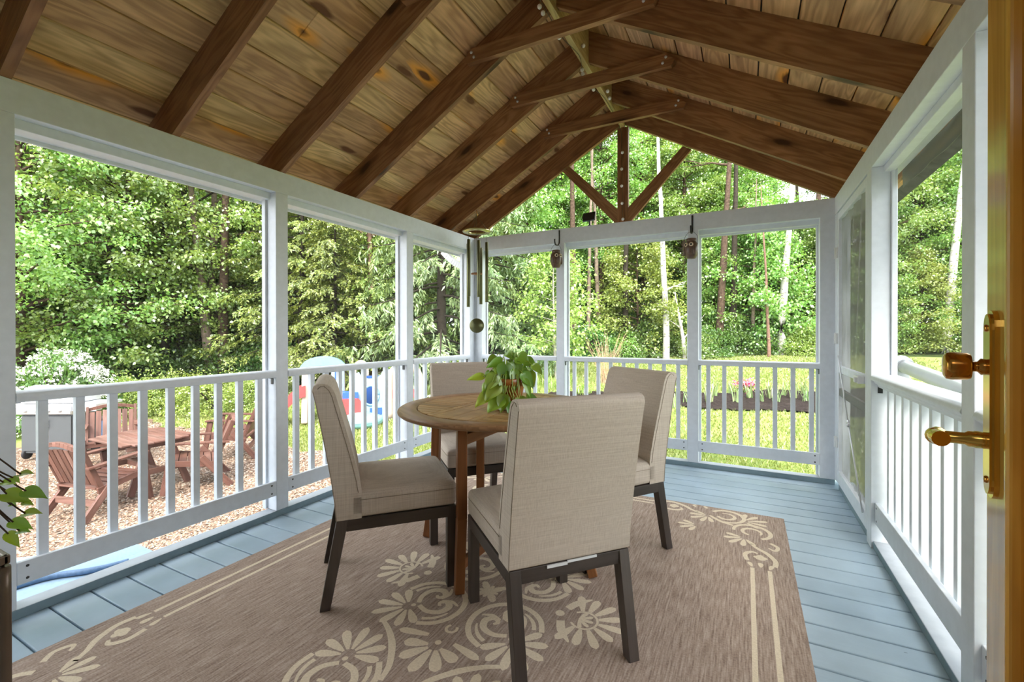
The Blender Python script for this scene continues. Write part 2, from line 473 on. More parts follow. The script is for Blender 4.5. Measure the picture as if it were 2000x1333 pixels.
# ------------------------------------------------------------------ geometry helpers
class MB:
    """collects shapes and links them as ONE mesh object; every face keeps its material, grain axis, offset and tone"""

    def __init__(self):
        self.v = []
        self.f = []
        self.m = []
        self.ax = []
        self.tone = []
        self.off = []
        self.sm = []

    def raw(self, verts, faces, mat=0, axis=None, tone=None, smooth=False):
        o = len(self.v)
        self.v.extend([tuple(p) for p in verts])
        t = random.random() if tone is None else tone
        off = (random.uniform(0, 40), random.uniform(0, 40))
        for fc in faces:
            self.f.append([o + i for i in fc])
            self.m.append(mat)
            self.ax.append(axis)
            self.tone.append(t)
            self.off.append(off)
            self.sm.append(smooth)
        return self

    def hexa(self, p, mat=0, axis=None, tone=None):
        """8 points: bottom ring 0-3, top ring 4-7"""
        fs = [(3, 2, 1, 0), (4, 5, 6, 7), (0, 1, 5, 4), (1, 2, 6, 5), (2, 3, 7, 6), (3, 0, 4, 7)]
        return self.raw(p, fs, mat, axis, tone)

    def box(self, x0, x1, y0, y1, z0, z1, mat=0, axis=None, tone=None):
        x0, x1 = min(x0, x1), max(x0, x1)
        y0, y1 = min(y0, y1), max(y0, y1)
        z0, z1 = min(z0, z1), max(z0, z1)
        if axis is None:
            d = (x1 - x0, y1 - y0, z1 - z0)
            k = d.index(max(d))
            axis = tuple(1.0 if i == k else 0.0 for i in range(3))
        p = [(x0, y0, z0), (x1, y0, z0), (x1, y1, z0), (x0, y1, z0), (x0, y0, z1), (x1, y0, z1), (x1, y1, z1), (x0, y1, z1)]
        return self.hexa(p, mat, axis, tone)

    def bar(self, a, b, w, h, up=(0, 0, 1), mat=0, tone=None, w2=None, h2=None):
        """rectangular bar from a to b, w across, h along up"""
        a, b = Vector(a), Vector(b)
        d = (b - a).normalized()
        s = d.cross(Vector(up))
        if s.length < 1e-4:
            s = d.cross(Vector((1, 0, 0)))
        s.normalize()
        u = s.cross(d).normalized()
        w2 = w if w2 is None else w2
        h2 = h if h2 is None else h2
        ra = [a - s * w / 2 - u * h / 2, a + s * w / 2 - u * h / 2, a + s * w / 2 + u * h / 2, a - s * w / 2 + u * h / 2]
        rb = [b - s * w2 / 2 - u * h2 / 2, b + s * w2 / 2 - u * h2 / 2, b + s * w2 / 2 + u * h2 / 2, b - s * w2 / 2 + u * h2 / 2]
        return self.hexa(ra + rb, mat, tuple(d), tone)

    def prism(self, pts, org, e1, e2, ext, mat=0, axis=None, tone=None, smooth=False):
        """2D polygon pts in the plane org + a*e1 + b*e2, extruded by the vector ext"""
        org, e1, e2, ext = Vector(org), Vector(e1), Vector(e2), Vector(ext)
        if e1.cross(e2).dot(ext) < 0:
            pts = list(reversed(pts))
        n = len(pts)
        b = [org + e1 * p[0] + e2 * p[1] for p in pts]
        t = [q + ext for q in b]
        if axis is None:
            axis = tuple(ext.normalized())
        self.raw(b + t, [tuple(reversed(range(n))), tuple(range(n, 2 * n))], mat, axis, tone)
        tt = self.tone[-1]
        self.raw(b + t, [(i, (i + 1) % n, n + (i + 1) % n, n + i) for i in range(n)], mat, axis, tt, smooth)
        return self

    def tube(self, path, r, n=8, mat=0, tone=None, cap=True, squash=None):
        path = [Vector(p) for p in path]
        k = len(path)
        rs = r if isinstance(r, (list, tuple)) else [r] * k
        vs = []
        prev = None
        for i, p in enumerate(path):
            d = (path[min(i + 1, k - 1)] - path[max(i - 1, 0)])
            d = d.normalized() if d.length > 1e-9 else Vector((0, 0, 1))
            if prev is None:
                s = d.cross(Vector((0, 0, 1)))
                if s.length < 1e-3:
                    s = d.cross(Vector((1, 0, 0)))
            else:
                s = prev - d * prev.dot(d)
            s.normalize()
            prev = s
            u = d.cross(s)
            for j in range(n):
                a = 2 * PI * j / n
                vs.append(p + (s * math.cos(a) + u * math.sin(a) * (squash or 1.0)) * rs[i])
        fs = []
        for i in range(k - 1):
            for j in range(n):
                a, b = i * n + j, i * n + (j + 1) % n
                fs.append((a, b, b + n, a + n))
        t = random.random() if tone is None else tone
        self.raw(vs, fs, mat, None, t, True)
        if cap:
            o = len(self.v) - len(vs)
            for ring, rev in ((0, True), (k - 1, False)):
                idx = [o + ring * n + j for j in range(n)]
                self.f.append(list(reversed(idx)) if rev else idx)
                self.m.append(mat)
                self.ax.append(None)
                self.tone.append(t)
                self.off.append((0, 0))
                self.sm.append(False)
        return self

    def lathe(self, prof, c, n=24, mat=0, tone=None, axis=(0, 0, 1), smooth=True):
        """profile [(r, h)] turned about an axis through c"""
        c = Vector(c)
        w = Vector(axis).normalized()
        s = w.cross(Vector((0, 1, 0)))
        if s.length < 1e-3:
            s = w.cross(Vector((1, 0, 0)))
        s.normalize()
        u = w.cross(s)
        vs = []
        for r, h in prof:
            for j in range(n):
                a = 2 * PI * j / n
                vs.append(c + w * h + (s * math.cos(a) + u * math.sin(a)) * max(r, 1e-4))
        fs = []
        for i in range(len(prof) - 1):
            for j in range(n):
                a, b = i * n + j, i * n + (j + 1) % n
                fs.append((a, b, b + n, a + n))
        self.raw(vs, fs, mat, None, tone, smooth)
        return self

    def ball(self, c, r, n=10, mat=0, tone=None, sq=(1, 1, 1)):
        vs = []
        k = max(4, n // 2 + 1)
        for i in range(k + 1):
            th = PI * i / k
            for j in range(n):
                a = 2 * PI * j / n
                vs.append((c[0] + r * sq[0] * math.sin(th) * math.cos(a), c[1] + r * sq[1] * math.sin(th) * math.sin(a), c[2] - r * sq[2] * math.cos(th)))
        fs = []
        for i in range(k):
            for j in range(n):
                a, b = i * n + j, i * n + (j + 1) % n
                fs.append((a, b, b + n, a + n))
        return self.raw(vs, fs, mat, None, tone, True)

    def build(self, name, mats, parent=None, bevel=0.0, seg=2, kind=None, angle=30):
        me = bpy.data.meshes.new(name)
        ref = Vector((0, 0, 0))
        if parent is not None:
            p = parent
            while p is not None:
                ref += p.location
                p = p.parent
        me.from_pydata([tuple(Vector(q) - ref) for q in self.v] if parent is not None else self.v, [], self.f)
        nf = len(me.polygons)
        if isinstance(mats, str):
            mats = [mats]
        for mm in mats:
            me.materials.append(MATS[mm])
        me.polygons.foreach_set('material_index', np.array(self.m[:nf], dtype=np.int32))
        me.polygons.foreach_set('use_smooth', np.array(self.sm[:nf], dtype=bool))
        at = me.attributes.new('tone', 'FLOAT', 'FACE')
        at.data.foreach_set('value', np.array(self.tone[:nf], dtype=np.float32))
        uvl = me.uv_layers.new(name='UVMap')
        uvs = np.zeros((len(me.loops), 2), dtype=np.float32)
        vv = self.v
        for i, poly in enumerate(me.polygons):
            a = Vector(self.ax[i]) if self.ax[i] is not None else Vector((0, 0, 1))
            nrm = poly.normal
            if abs(nrm.dot(a)) > 0.95:
                t = nrm.cross(Vector((0.3, 0.5, 0.8)))
                a2 = t.normalized()
            else:
                a2 = a
            b2 = nrm.cross(a2)
            o = self.off[i]
            k = 0.15 if a2 is not a else 1.0
            for li in poly.loop_indices:
                p = vv[me.loops[li].vertex_index]
                uvs[li, 0] = (p[0] * a2[0] + p[1] * a2[1] + p[2] * a2[2]) * k + o[0]
                uvs[li, 1] = (p[0] * b2[0] + p[1] * b2[1] + p[2] * b2[2]) + o[1]
        uvl.data.foreach_set('uv', uvs.ravel())
        me.validate(clean_customdata=False)
        ob = bpy.data.objects.new(name, me)
        COL.objects.link(ob)
        if parent is not None:
            ob.parent = parent
        if bevel > 0:
            bv = ob.modifiers.new('edge', 'BEVEL')
            bv.width = bevel
            bv.segments = seg
            bv.limit_method = 'ANGLE'
            bv.angle_limit = math.radians(angle)
            bv.harden_normals = False
        if kind:
            ob['kind'] = kind
        return ob


def tag(o, label, cat, group=None, kind=None):
    o['label'] = label
    o['category'] = cat
    if group:
        o['group'] = group
    if kind:
        o['kind'] = kind
    return o


def empty(name, loc, label, cat, group=None, rz=0.0, kind=None):
    o = bpy.data.objects.new(name, None)
    o.empty_display_size = 0.1
    o.location = loc
    o.rotation_euler = (0, 0, rz)
    COL.objects.link(o)
    return tag(o, label, cat, group, kind)


def sub(name, parent, loc=(0, 0, 0)):
    o = bpy.data.objects.new(name, None)
    o.location = loc
    o.parent = parent
    COL.objects.link(o)
    return o


def dup(root, loc, rz=0.0, label=None, group=None, scale=None):
    """a copy of a thing with copies of its parts and their sub-parts"""
    r = root.copy()
    COL.objects.link(r)
    r.location = loc
    r.rotation_euler = (0, 0, rz)
    if scale is not None:
        r.scale = scale if isinstance(scale, tuple) else (scale,) * 3
    if label:
        r['label'] = label
    if group:
        r['group'] = group
    for ch in list(root.children):
        c = ch.copy()
        COL.objects.link(c)
        c.parent = r
        for g in list(ch.children):
            d = g.copy()
            COL.objects.link(d)
            d.parent = c
    return r


def np_mesh(name, V, F, mat, tone=None, smooth=False):
    """fast mesh from numpy arrays, all faces of one size; mat: material name or (names, per-face index)"""
    V = np.asarray(V, dtype=np.float32)
    F = np.asarray(F, dtype=np.int32)
    nf, k = F.shape
    me = bpy.data.meshes.new(name)
    me.vertices.add(len(V))
    me.vertices.foreach_set('co', V.ravel())
    me.loops.add(nf * k)
    me.loops.foreach_set('vertex_index', F.ravel())
    me.polygons.add(nf)
    me.polygons.foreach_set('loop_start', np.arange(0, nf * k, k, dtype=np.int32))
    try:
        me.polygons.foreach_set('loop_total', np.full(nf, k, dtype=np.int32))
    except Exception:
        pass
    if isinstance(mat, str):
        me.materials.append(MATS[mat])
    else:
        for mm in mat[0]:
            me.materials.append(MATS[mm])
        me.polygons.foreach_set('material_index', np.asarray(mat[1], dtype=np.int32))
    if smooth:
        me.polygons.foreach_set('use_smooth', np.ones(nf, dtype=bool))
    at = me.attributes.new('tone', 'FLOAT', 'FACE')
    at.data.foreach_set('value', np.asarray(tone if tone is not None else np.random.rand(nf), dtype=np.float32))
    me.update(calc_edges=True)
    return me


def link_mesh(me, name, parent=None, loc=(0, 0, 0)):
    o = bpy.data.objects.new(name, me)
    o.location = loc
    COL.objects.link(o)
    if parent is not None:
        o.parent = parent
    return o


def catmull(pts, n=6):
    pts = [Vector(p) for p in pts]
    P = [pts[0]] + pts + [pts[-1]]
    out = []
    for i in range(1, len(P) - 2):
        for k in range(n):
            t = k / n
            a, b, c, d = P[i - 1], P[i], P[i + 1], P[i + 2]
            out.append(0.5 * ((2 * b) + (c - a) * t + (2 * a - 5 * b + 4 * c - d) * t * t + (-a + 3 * b - 3 * c + d) * t ** 3))
    out.append(pts[-1])
    return out

# ------------------------------------------------------------------ the porch itself
XL, XR, YF, ZB = -2.70, 0.615, 4.296, 2.25
SL = 0.565                      # roof slope
XC = (XL + XR) / 2              # ridge


def roof_z(x):
    """underside of the roof boards"""
    return 2.48 + SL * (min(x - XL, XR - x))


# floor: painted boards laid across the porch
fl = MB()
y = -0.02
k = 0
while y < 4.38:
    fl.box(-2.80, 0.76, y, y + 0.134, -0.028, 0.0, axis=(1, 0, 0))
    y += 0.1396
    k += 1
fl.box(-2.80, 0.76, -0.02, 4.38, -0.20, -0.032, axis=(1, 0, 0), tone=0.1)
o = fl.build('floor', 'deck_paint', bevel=0.005, seg=2)
tag(o, 'pale blue painted porch deck boards', 'floor', kind='structure')

# sills on the deck edge
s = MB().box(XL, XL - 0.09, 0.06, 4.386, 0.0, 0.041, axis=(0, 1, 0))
o = s.build('trim_1', ['sill_blue_shaded', 'sill_top'], bevel=0.003)
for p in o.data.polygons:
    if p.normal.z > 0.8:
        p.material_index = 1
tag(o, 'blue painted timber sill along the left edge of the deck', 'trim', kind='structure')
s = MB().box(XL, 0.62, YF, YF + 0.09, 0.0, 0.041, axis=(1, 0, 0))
o = s.build('trim_2', ['sill_blue_shaded', 'sill_top'], bevel=0.003)
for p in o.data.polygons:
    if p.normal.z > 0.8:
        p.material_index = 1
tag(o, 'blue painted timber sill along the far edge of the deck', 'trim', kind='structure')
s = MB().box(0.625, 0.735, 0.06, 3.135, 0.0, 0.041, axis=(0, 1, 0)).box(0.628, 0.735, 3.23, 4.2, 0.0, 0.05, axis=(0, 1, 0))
o = s.build('trim_3', ['sill_blue_shaded', 'sill_top'], bevel=0.003)
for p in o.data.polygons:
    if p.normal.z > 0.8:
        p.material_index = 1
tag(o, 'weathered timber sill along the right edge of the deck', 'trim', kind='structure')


# posts
def post(x0, x1, y0, y1, z0, label, lips=()):
    m = MB().box(x0, x1, y0, y1, z0, 2.11 if z0 < 1 else ZB, axis=(0, 0, 1))
    for b in lips:
        m.box(*b, axis=(0, 0, 1))
    o = m.build('post', 'white_paint', bevel=0.003)
    return tag(o, label, 'post', kind='structure')


LIPL = (-2.79, -2.825)
post(XL, -2.79, 0.62, 0.716, 0.041, 'white square post at the near left end of the gravel side', [(LIPL[0], LIPL[1], 0.60, 0.725, 0.041, 2.11)])
post(XL, -2.79, 1.889, 1.975, 0.041, 'white square post between the first and second left railing sections', [(LIPL[0], LIPL[1], 1.875, 1.99, 0.041, 2.11)])
post(XL, -2.79, 3.159, 3.247, 0.041, 'white square post between the second and third left railing sections', [(LIPL[0], LIPL[1], 3.145, 3.26, 0.041, 2.11)])
post(XL, -2.79, 4.2, 4.386, 0.041, 'white corner post behind the wind chime', [(XL, -2.607, YF, 4.386, 0.041, 2.11), (LIPL[0], LIPL[1], 4.185, 4.42, 0.041, 2.11), (-2.79, -2.595, 4.386, 4.42, 0.041, 2.11)])
post(-1.72, -1.634, YF, 4.386, 0.041, 'white square far post beside the left owl lantern', [(-1.735, -1.618, 4.386, 4.42, 0.041, 2.11)])
post(-0.462, -0.374, YF, 4.386, 0.041, 'white square far post behind the right owl lantern', [(-0.477, -0.358, 4.386, 4.42, 0.041, 2.11)])
post(0.52, 0.70, YF, 4.386, 0.041, 'white corner post carrying the hinges of the screen door', [(0.617, 0.70, 4.2, YF, 0.05, 2.11), (0.505, 0.70, 4.386, 4.42, 0.041, 2.11)])
post(XR, 0.701, 3.135, 3.23, 0.0, 'white square post between the screen door and the right railing', [(0.701, 0.727, 3.12, 3.245, 0.0, 2.11)])
post(XR, 0.701, 1.862, 1.954, 0.0, 'white square post nearest the open wooden door', [(0.701, 0.727, 1.847, 1.969, 0.0, 2.11)])


# beams round the top of the screens
def beam(name_label, boxes):
    m = MB()
    for b, a in boxes:
        m.box(*b, axis=a)
    o = m.build('beam', 'white_paint', bevel=0.003)
    return tag(o, name_label, 'beam', kind='structure')


Y_, X_ = (0, 1, 0), (1, 0, 0)
beam('white boxed beam over the left screens', [((XL, -2.757, 0.06, 4.386, 2.11, ZB), Y_), ((-2.757, -2.86, 0.06, 4.386, 2.069, ZB), Y_), ((-2.86, -2.875, 0.06, 4.42, 2.052, ZB), Y_)])
beam('white boxed beam under the far gable', [((XL, 0.62, YF, YF + 0.057, 2.105, ZB), X_), ((XL, 0.62, YF + 0.057, YF + 0.10, 2.066, ZB), X_), ((-2.86, 0.7, YF + 0.10, YF + 0.115, 2.05, ZB), X_)])
beam('white boxed beam over the right screens and screen door', [((XR, 0.672, 0.06, 4.386, 2.11, ZB), Y_), ((0.672, 0.72, 0.06, 4.2, 2.075, ZB), Y_), ((0.72, 0.76, 0.06, 4.2, 2.085, ZB), Y_)])

# roof boards: rows running along the porch, two slopes
cb = MB()
XE = 0.42      # eaves beyond the posts
nb = 13
P = 0.157
for side in (0, 1):
    for i in range(nb):
        if side:
            x0 = XC + 0.012 + i * P
            x1 = x0 + P - 0.007
            if x0 > XR + XE:
                break
        else:
            x1 = XC - 0.012 - i * P
            x0 = x1 - P + 0.007
            if x1 < XL - XE:
                break
        cuts = [-0.05] + sorted(random.uniform(0.3, 4.4) for _ in range(random.choice((0, 1, 1)))) + [4.72]
        for a, b in zip(cuts[:-1], cuts[1:]):
            t = 0.022
            e = 0.004
            z0, z1 = roof_z(x0), roof_z(x1)
            up = 0.022
            tone = random.uniform(0.0, 0.93) if random.random() < 0.95 else 0.98
            a2 = a + 0.001
            cb.hexa([(x0, a2, z0), (x1, a2, z1), (x1, b, z1), (x0, b, z0), (x0, a2, z0 + up), (x1, a2, z1 + up), (x1, b, z1 + up), (x0, b, z0 + up)], 0, (0, 1, 0), tone)
o = cb.build('ceiling', 'ceiling_boards', bevel=0.003, seg=1)
tag(o, 'knotty stained board ceiling under both roof slopes', 'ceiling', kind='structure')
# dark felt and shingles above the boards
rf = MB()
for sgn, xe in ((-1, XL - XE - 0.05), (1, XR + XE + 0.05)):
    zr, ze = roof_z(XC) + 0.024, roof_z(XC) + 0.024 - SL * abs(xe - XC)
    pts = [(XC, -0.12, zr), (xe, -0.12, ze), (xe, 4.75, ze), (XC, 4.75, zr)]
    up = [(p[0], p[1], p[2] + 0.05) for p in pts]
    rf.hexa(pts + up if sgn < 0 else [pts[0], pts[3], pts[2], pts[1], up[0], up[3], up[2], up[1]], 0)
o = rf.build('roof', 'shingle')
tag(o, 'shingled roof above the porch ceiling', 'roof', kind='structure')
for nm, x in (('left', XL - 0.285), ('right', XR + 0.285)):
    m = MB().box(x - 0.012, x + 0.012, 0.0, 4.40, 2.20, 2.30, axis=(0, 1, 0))
    o = m.build('trim_4' if nm == 'left' else 'trim_5', 'rafter_wood')
    tag(o, 'dark boards closing the gaps between the %s rafter feet' % nm, 'trim', kind='structure')


# rafters
def rafter(y0, side, label):
    zf = 2.25
    if side < 0:
        pts = [(XL, zf), (XC - 0.019, zf + SL * (XC - 0.019 - XL)), (XC - 0.019, roof_z(XC - 0.019) - 0.001), (XL - 0.30, roof_z(XL - 0.30) - 0.001), (XL - 0.30, zf)]
    else:
        pts = [(XR, zf), (XC + 0.019, zf + SL * (XR - XC - 0.019)), (XC + 0.019, roof_z(XC + 0.019) - 0.001), (XR + 0.30, roof_z(XR + 0.30) - 0.001), (XR + 0.30, zf)]
    m = MB().prism(pts, (0, y0, 0), (1, 0, 0), (0, 0, 1), (0, 0.038, 0), 0, (1, 0, SL if side < 0 else -SL))
    o = m.build('rafter', 'rafter_wood', bevel=0.002, seg=1)
    return tag(o, label, 'rafter', kind='structure')


RY = [0.046, 0.67, 1.294, 1.92, 2.559, 3.195, 3.831, 4.30]
RN = ['against the house wall', 'first out from the house wall', 'second out from the house wall', 'third out from the house wall', 'fourth out from the house wall, bolted to a collar tie', 'fifth out from the house wall, bolted to a collar tie', 'sixth out from the house wall, bolted to a collar tie', 'framing the far gable']
for yy, nm in zip(RY, RN):
    rafter(yy, -1, 'dark stained rafter on the left slope, ' + nm)
    rafter(yy, 1, 'dark stained rafter on the right slope, ' + nm)

# ridge board
m = MB().box(XC - 0.019, XC + 0.019, 0.05, 4.34, 3.145, roof_z(XC) - 0.012, axis=(0, 1, 0))
o = m.build('ridge_board', 'ridge_wood', bevel=0.002)
tag(o, 'pale ridge board running along the top of the roof', 'beam', kind='structure')

# collar ties
for yy, zt, nm in ((1.882, 2.975, 'nearest the camera, cut by the top of the photo'), (2.52, 2.978, 'second from the camera'), (3.156, 2.975, 'third from the camera'), (3.792, 2.975, 'nearest the far gable')):
    hw = 0.60
    pts = [(-hw, 0.0), (-hw - 0.022, 0.035), (-hw + 0.035, 0.092), (hw - 0.035, 0.092), (hw + 0.022, 0.035), (hw, 0.0)]
    m = MB().prism(pts, (XC, yy, zt), (1, 0, 0), (0, 0, 1), (0, 0.038, 0), 0, (1, 0, 0))
    o = m.build('collar_tie', 'rafter_wood', bevel=0.003)
    tag(o, 'dark collar tie with bolted ends, ' + nm, 'beam', kind='structure')
    b = MB()
    for sx in (-1, 1):
        for dx, dz in ((0.035, 0.03), (0.015, 0.065)):
            x = XC + sx * (hw - 0.02 - dx)
            b.lathe([(0.0, 0.007), (0.009, 0.005), (0.010, 0.0)], (x, yy, zt + dz), 8, 0, axis=(0, -1, 0))
    q = b.build('bolt_heads', 'steel', parent=o)

# king post and braces in the gable
m = MB().box(-1.094, -0.992, 4.300, 4.345, ZB, 3.15, axis=(0, 0, 1)).box(-1.06, -1.03, 4.288, 4.301, ZB, 3.15, axis=(0, 0, 1), tone=0.1)
o = m.build('king_post', 'rafter_wood', bevel=0.002)
tag(o, 'dark king post in the middle of the far gable', 'post', kind='structure')
for sgn, nm in ((-1, 'left'), (1, 'right')):
    x0 = -1.043 + sgn * 0.05
    pts = [(0, 0.0), (sgn * 0.002, 0.127), (sgn * 0.488, 0.617), (sgn * 0.560, 0.575), (sgn * 0.03, 0.0)]
    m = MB().prism(pts, (x0, 4.302, ZB + 0.003), (1, 0, 0), (0, 0, 1), (0, 0.038, 0), 0, (sgn, 0, 1))
    o = m.build('gable_brace', 'rafter_wood', bevel=0.002)
    tag(o, 'dark slanting brace on the %s of the king post' % nm, 'beam', kind='structure')


# screens: one window per bay with its fine mesh
def window(n, label, pts, mat='insect_mesh', frame=None):
    m = MB().raw(pts, [tuple(range(len(pts)))], 0)
    o = m.build('window_%d' % n, mat)
    tag(o, label, 'screen', kind='structure')
    return o


def rect(x0, x1, y0, y1, z0, z1):
    if x0 == x1:
        return [(x0, y0, z0), (x0, y1, z0), (x0, y1, z1), (x0, y0, z1)]
    return [(x0, y0, z0), (x1, y0, z0), (x1, y0, z1), (x0, y0, z1)]


XS = -2.83
window(1, 'fine insect screen of the left bay nearest the camera', rect(XS, XS, 0.72, 1.885, 0.042, 2.06))
window(2, 'fine insect screen of the middle left bay', rect(XS, XS, 1.98, 3.15, 0.042, 2.06))
window(3, 'fine insect screen of the narrow left bay by the corner', rect(XS, XS, 3.25, 4.195, 0.042, 2.06))
YS = 4.405
window(4, 'fine insect screen of the far left bay behind the plant', rect(-2.60, -1.725, YS, YS, 0.042, 2.06))
window(5, 'fine insect screen of the middle far bay', rect(-1.63, -0.466, YS, YS, 0.042, 2.06))
window(6, 'fine insect screen of the far right bay', rect(-0.37, 0.515, YS, YS, 0.042, 2.06))
window(7, 'fine insect screen of the right bay over the moulded rail', rect(0.715, 0.715, 1.97, 3.12, 0.042, 2.09), 'insect_mesh_dense')
window(8, 'fine insect screen of the right bay beside the wooden door', rect(0.715, 0.715, 0.10, 1.85, 0.042, 2.09), 'insect_mesh_dense')


# railings: top rail, bottom board, balusters, brackets and screws
def railing(label, p0, p1, outward, nb, first, moulded=False, pitch=0.1243, zrail=0.953):
    p0, p1, ow = Vector(p0), Vector(p1), Vector(outward)
    d = (p1 - p0)
    L = d.length
    d.normalize()
    root = empty('porch_railing', (p0 + p1) / 2, label, 'railing', 'white porch railing sections')

    def lb(m, s0, s1, o0, o1, z0, z1, mat=0, axis=None):
        q = []
        for z in (z0, z1):
            for s_, o_ in ((s0, o0), (s1, o0), (s1, o1), (s0, o1)):
                v = p0 + d * s_ + ow * o_
                q.append((v.x, v.y, z))
        if d.cross(ow).z < 0:
            q = [q[0], q[3], q[2], q[1], q[4], q[7], q[6], q[5]]
        m.hexa(q, mat, axis)

    m = MB()
    if moulded:
        prof = [(0.002, zrail - 0.022), (-0.004, zrail - 0.012), (0.002, zrail + 0.004), (0.016, zrail + 0.012), (0.115, zrail + 0.012), (0.115, zrail - 0.03), (0.05, zrail - 0.06), (0.032, zrail - 0.06), (0.028, zrail - 0.045), (0.016, zrail - 0.038), (0.012, zrail - 0.026)]
    else:
        prof = [(-0.002, 0.906), (-0.006, 0.93), (-0.002, 0.945), (0.012, 0.953), (0.066, 0.953), (0.08, 0.945), (0.08, 0.906)]
    e1 = ow
    m.prism(prof, p0, e1, (0, 0, 1), d * L, 0, tuple(d), smooth=False)
    m.build('top_rail', 'white_paint', root, bevel=0.004, angle=20)
    m = MB()
    zb0, zb1 = (0.14, 0.255) if moulded else (0.14, 0.235)
    o0 = 0.018 if moulded else 0.0
    lb(m, 0, L, o0, o0 + 0.022, zb0, zb1, axis=tuple(d))
    br = m.build('bottom_rail', 'white_paint', root, bevel=0.003)
    sc = MB()
    for s_ in (0.032, L - 0.032):
        for z in (zb0 + 0.022, zb1 - 0.022):
            v = p0 + d * s_ + ow * o0
            sc.lathe([(0.0, 0.0012), (0.0055, 0.001), (0.006, 0.0)], (v.x, v.y, z), 8, 0, axis=tuple(-ow))
    sc.build('screw_heads', 'screw_dark', br)
    for i in range(nb):
        m = MB()
        s_ = first + i * pitch
        lb(m, s_, s_ + 0.033, o0 + 0.035, o0 + 0.066, 0.155, 0.908 if not moulded else zrail - 0.05, axis=(0, 0, 1))
        m.build('baluster', 'white_paint', root, bevel=0.002)
    for s_, e in ((0.0, 1), (L, -1)):
        m = MB()
        lb(m, s_, s_ + e * 0.004, 0.03, 0.052, 0.862, 0.906)
        lb(m, s_, s_ + e * 0.022, 0.03, 0.052, 0.9, 0.906)
        m.build('bracket', 'black_metal', root, bevel=0.001)
    return root


W_, E_, N_ = (-1, 0, 0), (1, 0, 0), (0, 1, 0)
railing('white railing section on the gravel side, nearest the camera', (XL, 0.716, 0), (XL, 1.889, 0), W_, 9, 0.076)
railing('white railing section on the gravel side, behind the left chair', (XL, 1.975, 0), (XL, 3.159, 0), W_, 9, 0.078)
railing('short white railing section on the left, ending at the wind chime corner', (XL, 3.247, 0), (XL, 4.2, 0), W_, 7, 0.086)
railing('short white railing section on the far side, behind the potted plant', (-2.607, YF, 0), (-1.72, YF, 0), N_, 6, 0.115)
railing('white railing section in the middle of the far side', (-1.634, YF, 0), (-0.462, YF, 0), N_, 9, 0.075)
railing('short white railing section on the far side, next to the screen door', (-0.374, YF, 0), (0.52, YF, 0), N_, 7, 0.062, pitch=0.1275)
railing('white railing section with a moulded rail on the right side', (XR, 1.954, 0), (XR, 3.135, 0), E_, 9, 0.076, True)
railing('white railing section with a moulded rail, cut off by the wooden door', (XR, 0.08, 0), (XR, 1.862, 0), E_, 13, 0.12, True)

# ------------------------------------------------------------------ the house wall with its open door
hw = MB()
DX0, DX1, DZ = -0.70, 0.25, 2.06
hw.box(-3.6, DX0, -0.10, 0.05, -0.9, 2.30, tone=0.5)
hw.box(DX1, 5.0, -0.10, 0.05, -0.9, 2.30, tone=0.5)
hw.box(DX0, DX1, -0.10, 0.05, DZ, 2.30, tone=0.5)
hw.prism([(-3.2, 2.30), (1.2, 2.30), (XC, 3.44)], (0, -0.10, 0), (1, 0, 0), (0, 0, 1), (0, 0.145, 0), 0, (1, 0, 0))
z = 0.0
while z < 2.2:
    for a, b in ((-2.70, DX0 - 0.09), (DX1 + 0.09, XR)):
        hw.hexa([(a, 0.05, z), (b, 0.05, z), (b, 0.068, z), (a, 0.068, z), (a, 0.05, z + 0.11), (b, 0.05, z + 0.11), (b, 0.054, z + 0.11), (a, 0.054, z + 0.11)], 0, (1, 0, 0))
    z += 0.11
o = hw.build('wall_house', 'white_paint')
tag(o, 'white clapboard house wall at the near end of the porch', 'wall', kind='structure')
iw = MB()
iw.box(-2.2, 1.6, -2.9, -0.10, -0.06, -0.01)
iw.box(-2.2, 1.6, -2.9, -0.10, 2.42, 2.48)
iw.box(-2.2, 1.6, -2.96, -2.9, -0.06, 2.48)
iw.box(-2.26, -2.2, -2.96, -0.10, -0.06, 2.48)
iw.box(1.6, 1.66, -2.96, -0.10, -0.06, 2.48)
o = iw.build('wall_interior', 'interior_wall')
tag(o, 'cream walls of the room behind the open door', 'wall', kind='structure')

# open wooden door: hinged by the camera, swung out over the deck
Pd, Qd = Vector((0.3507, 1.0157, 0)), Vector((0.3339, 0.9056, 0))
dv = (Pd - Qd).normalized()          # from the hinge towards the latch edge
nv = Vector((-dv.y, dv.x, 0))        # the face towards the table
door = empty('door_1', Pd, 'open varnished pine door with brass fittings, cut by the right edge of the photo', 'door', kind='structure')


def dbox(m, s0, s1, d0, d1, z0, z1, mat=0, axis=(0, 0, 1)):
    """s measured back from the latch edge, d outwards from the visible face"""
    q = []
    for z in (z0, z1):
        for s_, d_ in ((s1, d0), (s0, d0), (s0, d1), (s1, d1)):
            v = Pd - dv * s_ + nv * d_
            q.append((v.x, v.y, z))
    m.hexa(q, mat, axis)


